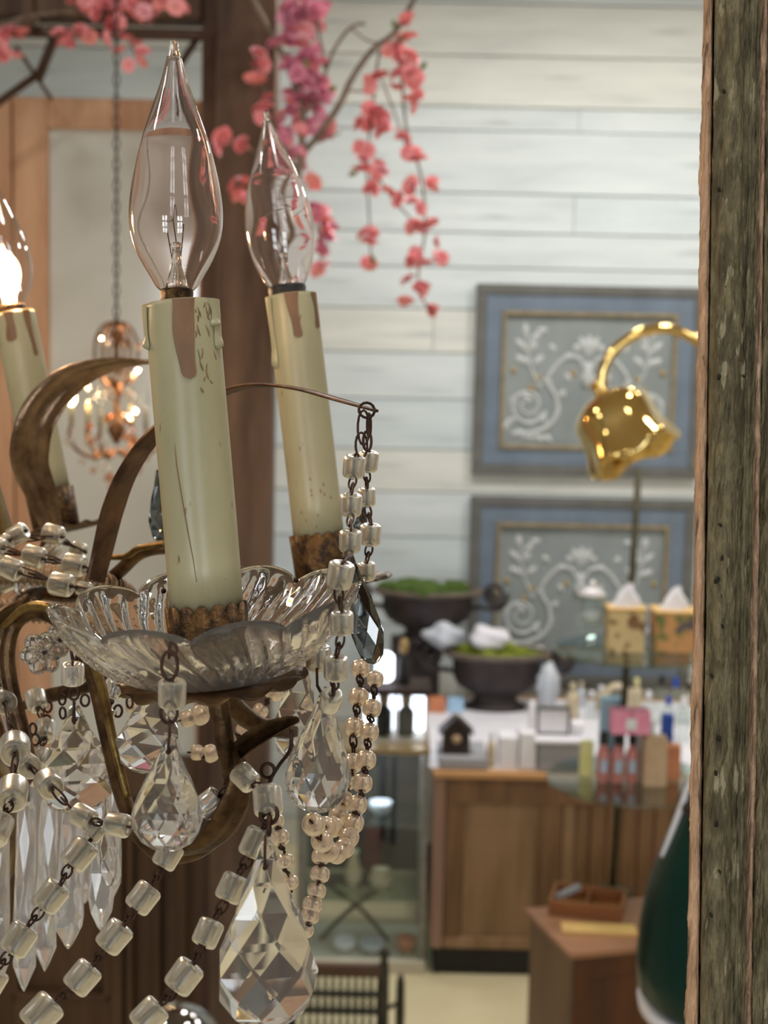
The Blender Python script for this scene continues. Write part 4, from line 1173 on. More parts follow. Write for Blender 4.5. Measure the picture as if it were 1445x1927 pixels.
strip('outer_moulding', 1442, 1412, 1530, 1500, lambda u: .009 * math.sin(math.pi * (.05 + .9 * u)), m_fr_olive, .0008, 26)
holes = []
for (x, y, r) in ((1362, 172, 4), (1373, 291, 3), (1353, 357, 4), (1380, 362, 4), (1367, 540, 3), (1353, 710, 5), (1399, 708, 3), (1355, 988, 3.5), (1360, 1050, 5), (1349, 1092, 6), (1360, 1122, 4.5), (1359, 1178, 4), (1339, 1272, 4), (1353, 1390, 5), (1347, 1455, 4.5), (1354, 1484, 5), (1326, 1493, 3.5), (1349, 1550, 5.5), (1354, 1640, 3.5), (1338, 1722, 4), (1354, 1785, 4.5), (1367, 1150, 3)):
    tt = (1927 - y) / 1927
    uu = min(1, max(0, (x - (1313 + 28 * tt)) / 56))
    oo = .010 * math.sin(math.pi * (.08 + .84 * uu)) ** .7 if x > 1335 + 0 * y and uu > .02 else .0028
    dd = EYE - P(x, y, FD)
    pp = P(x, y, FD) + dd * (oo / FD)
    holes.append(xf(lathe([(r * FD / FPX, -.0006), (r * FD / FPX * .9, .0005), (r * FD / FPX * .3, .0007), (0.00005, .0006)], 11, lambda th, rr, z, i: (rr * (1 + .3 * math.sin(2 * th + r) + .15 * math.sin(5 * th)), z)), axis(pp, pp + dd)))
for i, h in enumerate(holes):
    obj('worm_hole', h, m_nail, wf)

# ------------------------------------------------------------------ the big chandelier
CH = P(-20, 1115, .80)
cd = thing('crystal_chandelier', CH, 'antique brass chandelier with cream candle sleeves, glass dish, bead strings and crystal drops', 'chandelier')

def candle(base, top, d0, d1, dia, drips, side):
    p0, p1 = P(*base, d0), P(*top, d1)
    A = axis(p0, p1)
    L = (p1 - p0).length
    r = dia / 2
    n = 40
    prof = [(r * .2, 0), (r, 0), (r, L * .15), (r, L * .3), (r, L * .45), (r, L * .6), (r, L * .75), (r, L * .9), (r * .995, L * .985), (r * .96, L), (r * .80, L), (r * .78, L * .97), (r * .2, L * .97)]
    def f(th, rr, z, i):
        return rr * (1 + .012 * math.sin(3 * th + z * 40) * (1 if 0 < i < 9 else 0)), z
    o = obj('candle_sleeve', xf(lathe(prof, n, f), A), m_candle, cd)
    for (ang, w, l, mt) in drips:
        # a streak that follows the sleeve: ang from the eye (degrees, + to the right), w half width (rad), l length
        V, F = [], []
        m = 30
        for i in range(m):
            t = i / (m - 1)
            zz = L * .997 - l * t
            hw = w * (1 + .35 * math.exp(-t * 9)) * (1 - .18 * math.sin(t * 5.5 + ang)) * (math.sqrt(max(0, 1 - ((t - .90) / .10) ** 2)) if t > .90 else 1)
            for k in range(5):
                th = -math.pi / 2 + R(ang) + (k / 4 * 2 - 1) * hw + .05 * math.sin(t * 4 + ang)
                bul = .00025 + (.0011 * (1 - (k / 2 - 1) ** 2) * (.8 + 1.0 * math.exp(-((t - .9) / .12) ** 2)) * min(1, (1 - t) * 14) if mt is m_candle else .0)
                V.append(Vector(((r * 1.012 + bul) * math.cos(th), (r * 1.012 + bul) * math.sin(th), zz)))
        for i in range(m - 1):
            for k in range(4):
                F.append((i * 5 + k, i * 5 + k + 1, (i + 1) * 5 + k + 1, (i + 1) * 5 + k))
        obj('drip' if mt is m_candle else 'bare_streak', xf((V, F), A), mt, o, label=None if mt is m_candle else 'brown streak where the cream paint is gone')
    return o, A, L, r

def bulb(base, tip, d0, d1, maxr, collar, lit=False, prof=None, axis_tip=None):
    p0, p1 = P(*base, d0), P(*tip, d1)
    A = axis(p0, p1)
    L = (p1 - p0).length
    prof = prof or [(.34, 0), (.45, .02), (.56, .055), (.80, .135), (.95, .215), (1, .30), (.955, .40), (.845, .505), (.70, .61), (.52, .71), (.33, .815), (.22, .885), (.16, .93), (.115, .958), (.105, .975), (.085, .992), (.02, 1.0)]
    pp = cr([Vector((a * maxr, b * L, 0)) for a, b in prof], 6)
    if lit:
        o = obj('bulb', xf(lathe([(max(v.x, 1e-5), v.y) for v in pp], 48, cap=False), A), m_bulb, cd)
    else:
        outp = [(max(v.x, 1e-5), v.y) for v in pp]
        inn = []
        for rr, zz in outp:
            f = zz / L
            wall_ = maxr * (.022 + .05 * max(0, f - .62) + .010 * math.sin(f * 17 + .5))
            if rr - wall_ > .02 * maxr and f < .93: inn.append((rr - wall_, zz))
        inn.append((1e-5, inn[-1][1] + .012 * L))
        o = obj('bulb', xf(lathe(outp + inn[::-1], 56, cap=False), A), m_blown, cd)
    cr_, ch_, cm_ = collar
    obj('bulb_collar', xf(lathe([(cr_ * .7, -ch_), (cr_, -ch_), (cr_, -ch_ * .6), (cr_ * .97, -ch_ * .5), (cr_ * 1.0, -ch_ * .1), (cr_ * .95, .0008), (cr_ * .5, .0008)], 30), A), cm_, o)
    obj('glass_stem', xf(lathe([(.10 * maxr, .0), (.26 * maxr, .01 * L), (.2 * maxr, .05 * L), (.11 * maxr, .10 * L), (.09 * maxr, .17 * L), (.14 * maxr, .185 * L), (.06 * maxr, .195 * L)], 14), A), m_stem, o)
    wires = [tube([A @ Vector(q) for q in pth], .00022 if not lit else .0004, 5) for pth in (
        [(-.07 * maxr, 0, .10 * L), (-.16 * maxr, 0, .20 * L), (-.22 * maxr, 0, .275 * L)], [(.07 * maxr, 0, .10 * L), (.13 * maxr, 0, .2 * L), (.16 * maxr, 0, .265 * L)],
        [(0, .0, .19 * L), (-.07 * maxr, .01 * maxr, .29 * L)])]
    obj('support_wires', join(*wires), m_rust, o)
    fil = [tube([A @ Vector(q) for q in cr([(-.22 * maxr, 0, .275 * L), (-.07 * maxr, .05 * maxr, .29 * L), (-.02 * maxr, 0, .35 * L), (.05 * maxr, .05 * maxr, .27 * L), (.16 * maxr, 0, .265 * L)], 6)], .00012 if not lit else .0010, 5)]
    if lit:
        fil.append(xf(lathe([(.0006, .03 * L), (.15 * maxr, .08 * L), (.26 * maxr, .18 * L), (.24 * maxr, .30 * L), (.10 * maxr, .42 * L), (.0006, .47 * L)], 12), A))
    obj('filament', join(*fil), m_glow if lit else m_rust, o)
    if lit:
        Ld = bpy.data.lights.new('lit_bulb_light', 'POINT')
        Ld.energy, Ld.color, Ld.shadow_soft_size = 2.6 if base[0] > -100 else 1.2, (1, .66, .36), .012
        lo = bpy.data.objects.new('lit_bulb_light', Ld)
        COL.objects.link(lo)
        lo.location = A @ Vector((0, 0, .3 * L))
    return o

PX = .56 / FPX
s1, A1, L1, r1 = candle((389, 1150), (342, 570), .56, .56, .0277, [(9, .24, .030, m_drip), (62, .18, .0105, m_candle), (-72, .2, .017, m_candle), (70, .16, .019, m_candle)], 0)
s2, A2, L2, r2 = candle((600, 1012), (549, 556), .82, .82, .0280, [(4, .19, .025, m_drip), (62, .14, .020, m_drip), (-64, .2, .040, m_candle)], 0)
s3, A3, L3, r3 = candle((93, 925), (27, 590), 1.0, 1.0, .0278, [(-6, .22, .020, m_drip), (48, .14, .032, m_drip), (-60, .2, .02, m_candle)], 0)
# crack and chips on the front sleeve
def onsleeve(A, r, L, px_off, fr_):  # px_off -1..1 across
    th = -math.pi / 2 + math.asin(max(-.98, min(.98, px_off)))
    return A @ Vector((r * 1.014 * math.cos(th), r * 1.014 * math.sin(th), L * fr_))
def crack(parent, A, r, L, pts, w):
    obj('crack', tube([onsleeve(A, r, L, x, f) for x, f in pts], w, 4), m_crack, parent)
crack(s1, A1, r1, L1, [(-.37, .545), (-.36, .47), (-.28, .36), (-.20, .26), (-.12, .17), (-.08, .10)], [.00006, .00022, .00024, .0002, .0001])
rk = random.Random(5)
for k in range(22):
    u, f = rk.uniform(.42, .82), rk.uniform(.70, .985)
    l = rk.uniform(.012, .045)
    sl = rk.uniform(-.05, .08)
    crack(s1, A1, r1, L1, [(u, f), (u + sl * .5 + rk.uniform(-.02, .02), f - l * .5), (u + sl, f - l)], [.0001, rk.uniform(.0002, .0004), .0001])
for k in range(10):
    u, f = rk.uniform(-.5, .7), rk.uniform(.02, .25)
    crack(s2, A2, r2, L2, [(u, f), (u + .02, f - .012)], [.0002, .0003])
bulb((333, 548), (327, 76), .56, .56, 88 * PX, (31 * PX, 25 * PX, m_cup))
PX2 = .82 / FPX
bulb((540, 541), (500, 208), .82, .82, 65 * PX2, (36 * PX2, 19 * PX2, m_blackband), prof=[(.48, 0), (.6, .03), (.80, .12), (.93, .21), (1, .32), (.96, .43), (.84, .54), (.68, .64), (.5, .74), (.31, .83), (.19, .895), (.12, .935), (.08, .955), (.085, .972), (.07, .99), (.02, 1.0)])
PX3 = 1.0 / FPX
s4, A4, L4, r4 = candle((-262, 1120), (-300, 560), .66, .66, .0278, [(-6, .22, .020, m_drip)], 0)
bulb((-303, 545), (-318, 110), .66, .66, .0178, (.0075, .004, m_cup), lit=True)
obj('candle_cup', xf(lathe([(r4 * 1.1, -.02), (r4 * 1.12, .001), (r4 * 1.02, .001), (r4 * 1.0, -.018)], 24, closed=True), A4), m_cup, cd)
arm([(-78, 1200, .80), (-140, 1190, .74), (-210, 1330, .68), (-262, 1330, .66), (-265, 1200, .66)], [.004, .0036]) if False else None
bulb((20, 578), (-14, 330), 1.0, 1.0, 51 * PX3, (30 * PX3, 11 * PX3, m_cup), lit=True)

def cup(A, r, z0, z1, n, depth, flare=1.0):
    ns = n * 10
    prof = [(r * .9, z0), (r, z0 + .0005), (r * 1.02, z0 + (z1 - z0) * .5), (r * flare, z1), (r * flare * .96, z1), (r * .97, z0 + (z1 - z0) * .5), (r * .86, z0 + .001)]
    def f(th, rr, z, i):
        k = abs(math.cos(n * th / 2)) ** .6
        return rr, z + (depth * (k - .5) if i in (3, 4) else 0)
    return xf(lathe(prof, ns, f, closed=True), A)
obj('candle_cup', cup(A1, r1 * 1.06, -.028, .0012, 16, .0032, 1.06), m_cup, cd)
obj('candle_cup', cup(A2, r2 * 1.1, -.024, .0015, 16, .0024, 1.06), m_cup, cd)
obj('candle_cup', cup(A3, r3 * 1.12, -.026, .001, 16, .001, 1.04), m_cup, cd)

# pressed glass dish (bobeche) round the front candle
AB = axis(P(399, 1272, .56), P(386, 1128, .556))
NL = 10
def dish():
    n = 400
    out = [(.004, 0), (.020, 0), (.027, .0008), (.033, .0035), (.040, .008), (.046, .0135), (.051, .019), (.0545, .0245), (.0565, .0285), (.057, .0298)]
    inn = [(.0558, .0294), (.0538, .0280), (.0505, .0228), (.0455, .0168), (.039, .0112), (.032, .0066), (.026, .0040), (.019, .0034), (.004, .0034)]
    out = [(v.x, v.y) for v in cr([Vector((a, b, 0)) for a, b in out], 2)]
    no = len(out)
    def f(th, r, z, i):
        t = max(0, (r - .034) / .023)
        c = abs(math.cos(NL * (th + math.pi / 2 - .02) / 2 + math.pi / 2))
        lob = c ** .6
        rr = r * (1 + .075 * t * (lob - .6))
        zz = z + t * t * .0066 * (lob - .75)
        if i < no and .026 < r < .0555:
            rr += .0018 * math.sin(40 * th + z * 420) * min(1, (r - .026) / .008) * (.35 + .65 * min(1, (.0555 - r) / .012))
        elif r < .054 and i >= no and t > 0:
            rr += .0006 * t * math.sin(NL * th * 2)
        return rr, zz
    return lathe(out + inn, n, f, closed=True)
obj('glass_dish', xf(dish(), AB), m_bobeche, cd, label='scalloped pressed glass dish under the front candle')
for (x, y) in ((308, 1112), (557, 1092)):
    obj('hole_plug', tube([P(x, y, .592), P(x, y, .597)], .0011, 10), m_rust, cd)
def saucer(A, r, z, n=14):
    prof = [(r * .25, z - .004), (r * .6, z - .0035), (r * .95, z - .0015), (r * 1.02, z - .0005), (r * 1.0, z), (r * .6, z - .0015), (r * .25, z - .002)]
    return xf(lathe(prof, n * 10, lambda th, rr, zz, i: (rr * (1 + (.03 * math.cos(n * th) if 1 < i < 5 else 0)), zz + (.0012 * math.sin(n * th) if 1 < i < 5 else 0)), closed=True), A)
obj('drip_pan', saucer(AB, .0345, -.0008), m_antique, cd)
obj('drip_pan', saucer(A3, .036, -.025), m_antique, cd)
obj('drip_pan', saucer(A2, .036, -.024), m_antique, cd)

# leaves (bent metal bands)
def leafband(pts, wid, ref, th, curl, ridge, mat=None, name='leaf_band'):
    return obj(name, ribbon(cr([P(*p) for p in pts], 7), wid, ref, th, curl, ridge), mat or m_copperleaf, cd)
leafband([(98, 992, .93), (78, 930, .92), (56, 868, .91), (64, 800, .90), (100, 742, .90), (150, 704, .90), (215, 684, .90), (278, 681, .90), (300, 688, .90)],
         [.014, .020, .025, .025, .023, .018, .011, .004], (RT * .8 - UP * .1 + FW * .62).normalized(), .0008, -.12, .085)
leafband([(182, 1096, .72), (196, 1040, .72), (216, 960, .71), (244, 890, .70), (290, 825, .69), (355, 775, .69), (425, 741, .69), (490, 728, .67), (560, 735, .65), (640, 757, .62), (708, 776, .60)],
         [.011, .013, .014, .013, .012, .011, .010, .009, .008, .007, .002], (RT * .6 + FW * .8).normalized(), .0010, .04, .02, M('dark_leaf_metal', (112, 84, 64), (66, 48, 38), rough=.4, metal=.75, scale=(60, 60, 60), bump=.2))

# arms
def arm(pts, rad, mat=m_antique, n=10, name='arm'):
    return obj(name, tube(cr([P(*p) for p in pts], 7), rad, n), mat, cd)
arm([(58, 1450, .66), (40, 1370, .66), (20, 1290, .66), (14, 1225, .66), (30, 1172, .66), (70, 1150, .655), (112, 1170, .65), (150, 1215, .64), (180, 1290, .63), (202, 1385, .62), (228, 1490, .61), (262, 1570, .60), (310, 1608, .59), (370, 1600, .58), (425, 1550, .575), (440, 1480, .57), (424, 1400, .565), (412, 1330, .562), (405, 1283, .56)],
    [.0036, .0036, .0034, .0033, .0033, .0034, .0036, .0036, .0038, .0042])
arm([(5, 1180, .65), (40, 1148, .645), (75, 1140, .64), (112, 1158, .635), (155, 1205, .625), (188, 1280, .615), (210, 1380, .605), (240, 1500, .60)], [.0014, .0020, .0022, .0022, .0020, .0016], m_gold, 8, 'arm_fillet')
arm([(172, 1120, .80), (225, 1075, .78), (262, 1042, .77), (310, 1030, .76), (380, 1040, .77), (470, 1090, .78), (560, 1180, .80), (598, 1230, .815), (606, 1160, .82), (603, 1050, .82)], [.0036, .0036, .0034, .0034], m_antique)
arm([(180, 1048, .77), (235, 1047, .765), (262, 1032, .76), (312, 1023, .755)], [.0014, .0018, .0018], m_gold, 8, 'arm_fillet')
arm([(418, 1290, .57), (440, 1330, .58), (482, 1362, .59), (532, 1374, .60), (560, 1376, .60)], [.0042, .0042, .0034, .0022])
arm([(40, 1330, .74), (90, 1310, .72), (165, 1292, .70), (200, 1270, .69)], [.0018, .0036, .0030, .0015])
arm([(10, 1150, .86), (60, 1090, .92), (92, 1010, .98), (96, 950, 1.0)], [.004, .004])
# big curved leaf under the front arm
leafband([(338, 1612, .575), (385, 1600, .565), (425, 1568, .56), (452, 1515, .556), (462, 1450, .554), (448, 1410, .554)], [.004, .012, .018, .018, .012, .004], (FW * .8 + RT * .45 - UP * .3).normalized(), .0008, .10, .04, m_antique, 'arm_leaf')
leafband([(425, 1470, .565), (450, 1420, .56), (495, 1385, .555), (540, 1364, .552), (564, 1356, .55)], [.006, .011, .010, .006, .002], (UP * .7 + FW * .7).normalized(), .0006, .10, .03, m_antique, 'arm_leaf')
for (x, y, d) in ((88, 1150, .64), (200, 1345, .615), (418, 1370, .563)):
    pass
# wound crown ring
ring_c = P(60, 1118, .80)
V_ = []
nr = 300
tor = []
for k in range(nr):
    a = 2 * math.pi * k / nr
    tor.append(ring_c + RT * (.050 * math.cos(a)) + (FW * .9 - UP * .25).normalized() * (.050 * math.sin(a)))
obj('crown_ring', tube(tor, .0052, 10, closed=True), m_wrap, cd)
hel = []
for k in range(1400):
    a = 2 * math.pi * k / 1400
    b = a * 95
    rad = RT * math.cos(a) + (FW * .9 - UP * .25).normalized() * math.sin(a)
    nrm = RT.cross((FW * .9 - UP * .25).normalized())
    hel.append(ring_c + rad * (.050 + .0056 * math.cos(b)) + nrm * (.0056 * math.sin(b)))
obj('ring_winding', tube(hel, .0009, 4, closed=True), m_wrap, cd)
# central column with rod to the ceiling
col = [(.004, .95), (.004, .30), (.012, .26), (.020, .20), (.010, .14), (.016, .08), (.03, .03), (.020, -.01), (.022, -.05), (.012, -.08), (.026, -.10), (.030, -.13), (.029, -.155), (.020, -.17), (.004, -.18)]
colc = P(-78, 1115, .80)
top_gap = (4.79 - CH.z)
col[0] = (.004, top_gap)
obj('central_column', xf(lathe(col[::-1], 28), Matrix.Translation(colc)), m_gold, cd)
for k in range(3):
    a = [(-20, 1150, .80), (10, 1150, .72)][0]
arm([(-12, 1200, .80), (10, 1160, .77), (60, 1135, .72), (58, 1180, .66)][:3], [.004, .0035])
arm([(-10, 1170, .81), (60, 1120, .83), (120, 1122, .82), (172, 1120, .80)], [.004, .0036])
arm([(-12, 1165, .82), (0, 1150, .86), (10, 1150, .86)], [.004, .004])
arm([(-8, 1330, .80), (20, 1420, .74), (58, 1450, .66)], [.003, .0032])

# ---- beads
def bead_profile(r=.5, h=.5, hole=.11, round_=.16):
    pts = []
    for (cx, cz, a0, a1) in ((r - round_, h - round_, 90, 0), (r - round_, -h + round_, 0, -90)):
        for k in range(4):
            a = R(a0 + (a1 - a0) * k / 3)
            pts.append((cx + round_ * math.cos(a), cz + round_ * math.sin(a)))
    pts += [(hole, -h + .02), (hole, h - .02)]
    return pts
bm_frost = mdata('bead', *lathe(bead_profile(), 18, lambda th, r, z, i: (r * (1 + .02 * math.sin(2 * th + z * 2)), z), closed=True), m_bead)
bm_clear = mdata('clear_bead', *lathe(bead_profile(.5, .46, .11, .12), 18, closed=True), m_beadclear)
bm_pearl = mdata('pearl_bead', *lathe(bead_profile(.5, .40, .13, .30), 18, closed=True), m_pearl)
def link_loop(c, long_, wide, u, v, r=.00045):
    return tube([c + u * (long_ * .5 * math.cos(a)) + v * (wide * .5 * math.sin(a)) for a in [j / 14 * 2 * math.pi for j in range(14)]], r, 6, closed=True)
def strand(pts, size, name='bead_chain', mesh=None, wire=.00046, squash=1.0, lab=None, links=True, angs=None, face=.12):
    """pts: (px, py, depth[, size in px]); beads strung along with wire loops in the gaps"""
    mesh = mesh or bm_frost
    W3 = [P(p[0], p[1], p[2]) for p in pts]
    wires, items = [], []
    n = len(W3)
    for i, p in enumerate(W3):
        d = (W3[min(i + 1, n - 1)] - W3[max(i - 1, 0)])
        if d.length < 1e-6: d = UP.copy()
        d = -d.normalized()
        sz = (pts[i][3] if len(pts[i]) > 3 else size) * pts[i][2] / FPX
        if angs and angs[i] is not None:
            a = R(angs[i])
            d = (UP * math.cos(a) + RT * math.sin(a) - FW * .25).normalized()
        else:
            d = (d + FW * (face * (math.sin(i * 2.1) if face < .2 else 1)) + RT * .10 * math.sin(i * 1.3)).normalized()
        items.append((p, d, sz))
    for i in range(n):
        p, d, sz = items[i]
        wires.append(tube([p - d * sz * .6, p + d * sz * .6], wire, 6))
        if links and i < n - 1:
            q, e, sq = items[i + 1]
            a, b = p - d * sz * .5, q + e * sq * .5
            g = b - a
            L_ = g.length
            if L_ < sz * .12: continue
            gd = g.normalized()
            v1 = gd.cross(FW).normalized()
            v2 = gd.cross(v1)
            w_ = min(sz * .38, L_ * .6)
            wires.append(link_loop(a + gd * L_ * .30, L_ * .72, w_, gd, v1 * .9 + v2 * .43, wire))
            wires.append(link_loop(a + gd * L_ * .72, L_ * .66, w_, gd, v1 * .35 + v2 * .93, wire))
    o = obj(name, join(*wires), m_rust, cd, label=lab)
    for i, (p, d, sz) in enumerate(items):
        me = mesh
        A = axis(p, p + d)
        inst('bead', me, A @ Matrix.Diagonal((sz, sz, sz * squash, 1)), o)
    return o
# from the tip of the long leaf
strand([(666, 878, .60, 42), (660, 950, .59, 42), (659, 1018, .565, 42), (640, 1082, .517, 50), (643, 1172, .514, 44), (632, 1257, .518, 46), (622, 1318, .53, 42)], 42, angs=[6, 4, 3, 12, 0, 2, None])
strand([(693, 868, .63, 38), (690, 935, .64, 34), (697, 1006, .64, 40), (690, 1075, .64, 34), (668, 1104, .63, 34)], 36, angs=[8, 0, 4, 0, 10])
S = [link_loop(P(684, 805, .60), 60 * .66 / FPX, 20 * .66 / FPX, UP, RT, .0005), link_loop(P(690, 772, .60), 26 * .66 / FPX, 30 * .66 / FPX, UP, (RT + FW * .5).normalized(), .0006), link_loop(P(680, 838, .60), 44 * .66 / FPX, 28 * .66 / FPX, UP, (RT * .7 + FW * .7), .0005),
     link_loop(P(694, 800, .615), 40 * .66 / FPX, 18 * .66 / FPX, UP, (RT * .3 + FW * .9), .0007), link_loop(P(691, 830, .62), 36 * .66 / FPX, 18 * .66 / FPX, UP, (RT * .8 + FW * .4), .0006)]
obj('leaf_hook', join(*S), m_rust, cd)
# crown strings, upper left
strand([(-40, 1046, .74), (5, 1024, .74, 34), (33, 1006, .745, 38), (100, 1006, .76, 38), (148, 1034, .78, 28)], 38, angs=[70, 62, 66, 105, 110])
strand([(-10, 1030, .73), (64, 1047, .73, 40), (140, 1063, .73, 42), (186, 1080, .74, 26)], 38, angs=[100, 104, 100, 104])
strand([(-40, 1052, .71), (20, 1070, .71, 42), (115, 1100, .71, 44), (158, 1108, .72, 28)], 38, angs=[105, 112, 98, 100])
strand([(97, 1036, .80, 32), (52, 1082, .79, 30), (10, 1100, .78, 30)], 30)
strand([(-10, 1275, .70), (10, 1318, .66, 48), (28, 1408, .60, 58), (24, 1492, .57, 58), (-6, 1560, .56, 56)], 50)
strand([(52, 1440, .60, 46), (92, 1475, .575, 50), (157, 1537, .56, 45), (222, 1552, .555, 46)], 46)
strand([(180, 1568, .56, 30), (149, 1608, .555, 54), (97, 1687, .55, 54), (36, 1768, .545, 57), (-20, 1850, .54, 57)], 54)
strand([(316, 1610, .535, 48), (269, 1690, .53, 52), (215, 1763, .525, 55), (155, 1840, .52, 56), (78, 1908, .515, 64)], 54)
strand([(461, 1463, .53, 46), (504, 1507, .525, 56), (482, 1587, .52, 56), (436, 1671, .515, 52), (391, 1756, .51, 50), (346, 1838, .505, 58), (280, 1912, .50, 58)], 52)
strand([(137, 1268, .60, 44)], 44, mesh=bm_clear, links=False, angs=[2])
strand([(324, 1305, .498, 54)], 50, links=False, angs=[3])
strand([(599, 1238, .57, 48)], 48, links=False, angs=[1])
strand([(395, 1512, .56, 50), (461, 1462, .56, 30)], 40, links=True, mesh=bm_clear)
strand([(217, 1298, .66, 36), (200, 1345, .66, 34)], 36, mesh=bm_clear)
strand([(68, 1318, .70, 40), (84, 1375, .69, 40), (76, 1425, .68, 34)], 38)
# pearl strings
strand([(706, 1278, .60, 32), (700, 1333, .60, 36), (695, 1378, .60, 36), (689, 1430, .60, 38), (682, 1474, .60, 38), (673, 1514, .60, 37), (666, 1549, .60, 38), (657, 1576, .595, 38), (648, 1596, .59, 38), (634, 1607, .585, 38), (618, 1602, .58, 40), (606, 1583, .575, 42), (590, 1552, .57, 44)], 38, mesh=bm_pearl, name='pearl_string', squash=1.05, face=.75)
strand([(678, 1258, .62, 36), (675, 1312, .62, 38), (667, 1368, .62, 38), (664, 1436, .62, 38), (655, 1468, .62, 36), (647, 1506, .615, 36), (637, 1534, .61, 38), (626, 1556, .60, 40), (612, 1556, .59, 40)], 38, mesh=bm_pearl, name='pearl_string', squash=1.05, face=.75)
strand([(604, 1612, .62, 36), (602, 1645, .62, 38), (596, 1676, .62, 36), (588, 1702, .62, 38), (583, 1724, .62, 36), (574, 1750, .62, 34), (560, 1780, .62, 34)], 36, mesh=bm_pearl, name='pearl_string', squash=.9, face=.6)
strand([(520, 1545, .62, 30), (527, 1576, .62, 36), (536, 1620, .62, 36), (545, 1660, .63, 34)], 34, mesh=bm_pearl, name='pearl_string', squash=.95, face=.6)
strand([(545, 1250, .68, 36), (515, 1303, .68, 36), (490, 1338, .68, 30), (463, 1374, .68, 38), (430, 1392, .68, 34), (396, 1418, .68, 34), (370, 1416, .68, 30)], 34, mesh=bm_pearl, name='pearl_string', face=.4)
strand([(447, 1285, .70, 28), (420, 1322, .70, 28), (398, 1334, .70, 28), (376, 1346, .70, 38), (352, 1352, .70, 34)], 32, mesh=bm_pearl, name='pearl_string', face=.4)
strand([(232, 1250, .72, 28), (245, 1290, .72, 30), (250, 1330, .72, 28)], 28, mesh=bm_pearl, name='pearl_string', face=.4)

# ---- crystal drops
def drop(top, bot, d, wpx, thick=.5, mat=None, n=8, rot=0, rings=None, dd=0., name='crystal_drop', hook=True, lab=None):
    p1, p0 = P(*top, d), P(*bot, d + dd)
    L_ = (p1 - p0).length
    w = wpx * d / FPX / 2
    A = axis(p0, p1) @ Matrix.Rotation(R(rot), 4, 'Z')
    rings = rings or [(.03, .0), (.34, .015), (.68, .07), (.92, .17), (1.0, .30), (.90, .44), (.68, .60), (.42, .77), (.22, .90), (.17, .97), (.10, 1.0)]
    V, F = [], []
    m = len(rings)
    for i, (r, t) in enumerate(rings):
        for k in range(n):
            a = 2 * math.pi * (k + (.5 if i % 2 else 0)) / n
            V.append(Vector((w * r * math.cos(a), w * r * thick * math.sin(a), t * L_)))
    for i in range(m - 1):
        for k in range(n):
            a, b = i * n + k, i * n + (k + 1) % n
            if i % 2:
                c, e = (i + 1) * n + k, (i + 1) * n + (k + 1) % n
                F += [(a, b, e), (a, e, c)]
            else:
                c, e = (i + 1) * n + k, (i + 1) * n + (k - 1) % n
                F += [(a, b, c), (a, c, e)]
    F.append(tuple(range(n))[::-1]); F.append(tuple((m - 1) * n + k for k in range(n)))
    o = obj(name, xf((V, F), A), mat or (m_spear if name == 'spear_prism' else m_crystal), cd, smooth=False, label=lab)
    if hook:
        hp = A @ Vector((0, 0, L_ * .87))
        hw = join(tube([hp - FW * w * thick * .5, hp + FW * w * thick * .5], .0009, 8), tube([hp - FW * w * .3, hp + (p1 - p0) * .10 - FW * w * .2, hp + (p1 - p0) * .16], .0005, 6))
        obj('drop_wire', hw, m_rust, o)
    return o
drop((320, 1384), (312, 1602), .495, 136, .55, n=12)
drop((306, 1276), (268, 1456), .575, 128, .45, n=6, rot=18)
drop((612, 1300), (592, 1530), .55, 126, .6, n=13)
drop((572, 1218), (548, 1430), .60, 84, .5, n=6, hook=False)
drop((500, 1582), (503, 1938), .50, 196, .42, n=7, rot=10, lab='largest crystal drop, hanging lowest')
drop((141, 1328), (147, 1532), .63, 152, .42, n=6, rot=12)
drop((660, 1042), (704, 1250), .59, 62, .45, m_smoke, n=8, lab='smoky grey crystal drop')
drop((684, 952), (676, 1008), .69, 30, .6, m_smoke, n=6, lab='small smoky crystal drop', hook=False)
drop((296, 884), (302, 1020), .78, 42, .5, m_smoke, n=6, lab='smoky crystal drop behind the front candle', hook=False)
drop((200, 1500), (206, 1668), .60, 34, .6, n=6, hook=False)
# wire hook above the bead of the front drop
obj('drop_hook', join(link_loop(P(319, 1252, .497), 48 * PX, 27 * PX, UP, RT, .0006), link_loop(P(326, 1222, .497), 20 * PX, 12 * PX, UP, RT, .0005), link_loop(P(318, 1342, .497), 34 * PX, 28 * PX, UP, RT, .0006), tube([P(318, 1240, .497), P(318, 1222, .497), P(322, 1206, .497)], .0005, 6), tube([P(320, 1355, .496), P(318, 1390, .493)], .0005, 6)), m_rust, cd)
obj('drop_hook', join(link_loop(P(599, 1178, .565), 22 * PX, 22 * PX, UP, RT, .0005), link_loop(P(598, 1202, .565), 40 * PX, 10 * PX, UP, RT, .0005), tube([P(596, 1258, .565), P(597, 1290, .56), P(612, 1318, .55)], .0006, 6), tube([P(605, 1165, .565), P(598, 1152, .565)], .0005, 6)), m_rust, cd)
obj('drop_hook', join(tube(cr([P(548, 1372, .55), P(546, 1410, .55), P(525, 1440, .545), P(508, 1470, .535), P(504, 1500, .53)], 5), .0007, 6), link_loop(P(506, 1532, .52), 34 * PX, 30 * PX, UP, RT, .0008), link_loop(P(506, 1555, .518), 30 * PX, 18 * PX, UP, FW, .0009), link_loop(P(504, 1450, .54), 26 * PX, 24 * PX, UP, RT, .0007)), m_rust, cd)
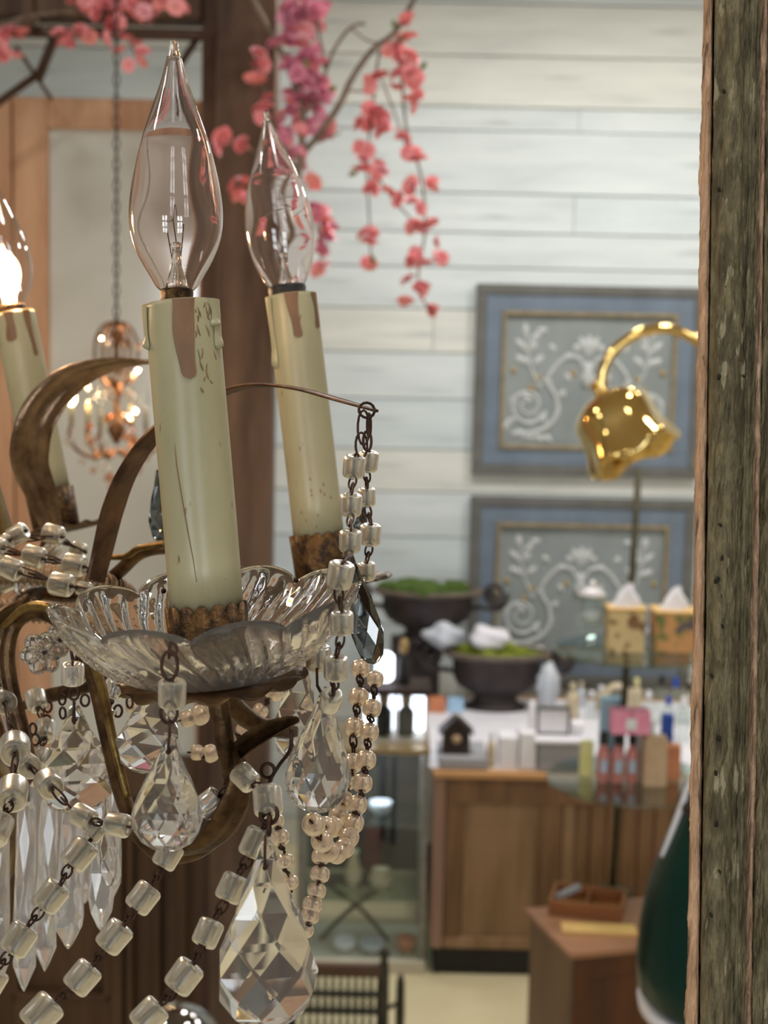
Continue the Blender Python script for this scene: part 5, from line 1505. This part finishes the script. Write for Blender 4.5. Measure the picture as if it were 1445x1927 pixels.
obj('drop_hook', join(tube([P(132, 1215, .61), P(138, 1248, .605)], .0007, 6), tube([P(150, 1218, .61), P(142, 1248, .605)], .0007, 6), link_loop(P(139, 1305, .61), 26 * PX, 20 * PX, UP, RT, .0006), tube([P(139, 1315, .61), P(140, 1362, .615)], .0006, 6)), m_rust, cd)
lp_ = []
for (x, y, d) in ((90, 1330, .70), (88, 1356, .70), (117, 1316, .70), (118, 1342, .69), (160, 1318, .67), (216, 1286, .66), (222, 1338, .66), (62, 1372, .68), (66, 1392, .68), (244, 1322, .7)):
    obj('loose_link', link_loop(P(x, y, d), 26 * PX, 19 * PX, UP, (RT * .8 + FW * .5 * math.sin(x)).normalized(), .0006), m_rust, cd)
# spear prisms
for k, (x0, y0, x1, y1, d, w) in enumerate(((50, 1510, 45, 1866, .70, 46), (92, 1500, 84, 1828, .71, 44), (140, 1490, 128, 1786, .70, 56), (192, 1470, 190, 1752, .69, 52), (2, 1520, -2, 1858, .70, 46), (215, 1480, 212, 1690, .72, 40), (70, 1470, 66, 1760, .76, 44), (116, 1470, 108, 1740, .77, 44), (165, 1470, 160, 1700, .77, 44))):
    drop((x0, y0), (x1, y1), d, w, .8, n=6, rot=k * 17, rings=[(.04, 0), (.30, .03), (.95, .135), (1.0, .22), (.96, .4), (.90, .6), (.84, .8), (.78, .97), (.5, 1.0)], name='spear_prism', hook=False)
# glass rosettes
def rosette(x, y, d, wpx, ang, name='glass_rosette'):
    w = wpx * d / FPX / 2
    vfs = []
    for k in range(6):
        V, F = ball((0, 0, .50), .54, 12, 8, (.78, .26, .95))
        vfs.append(xf((V, F), imgframe(P(x, y, d), ang + k * 60, 0) @ Matrix.Rotation(R(18), 4, 'X') @ Matrix.Scale(w, 4)))
    vfs.append(xf(ball((0, -.3, 0), .3, 10, 7), imgframe(P(x, y, d)) @ Matrix.Scale(w, 4)))
    o = obj(name, join(*vfs), m_bobeche, cd)
    obj('rosette_pin', tube([P(x, y, d - .008), P(x, y, d)], .0008, 6), m_rust, o)
rosette(82, 1228, .71, 88, 20)
rosette(70, 1088, .83, 96, 0)
rosette(168, 1255, .70, 70, 10)
rosette(112, 1205, .73, 66, 40)
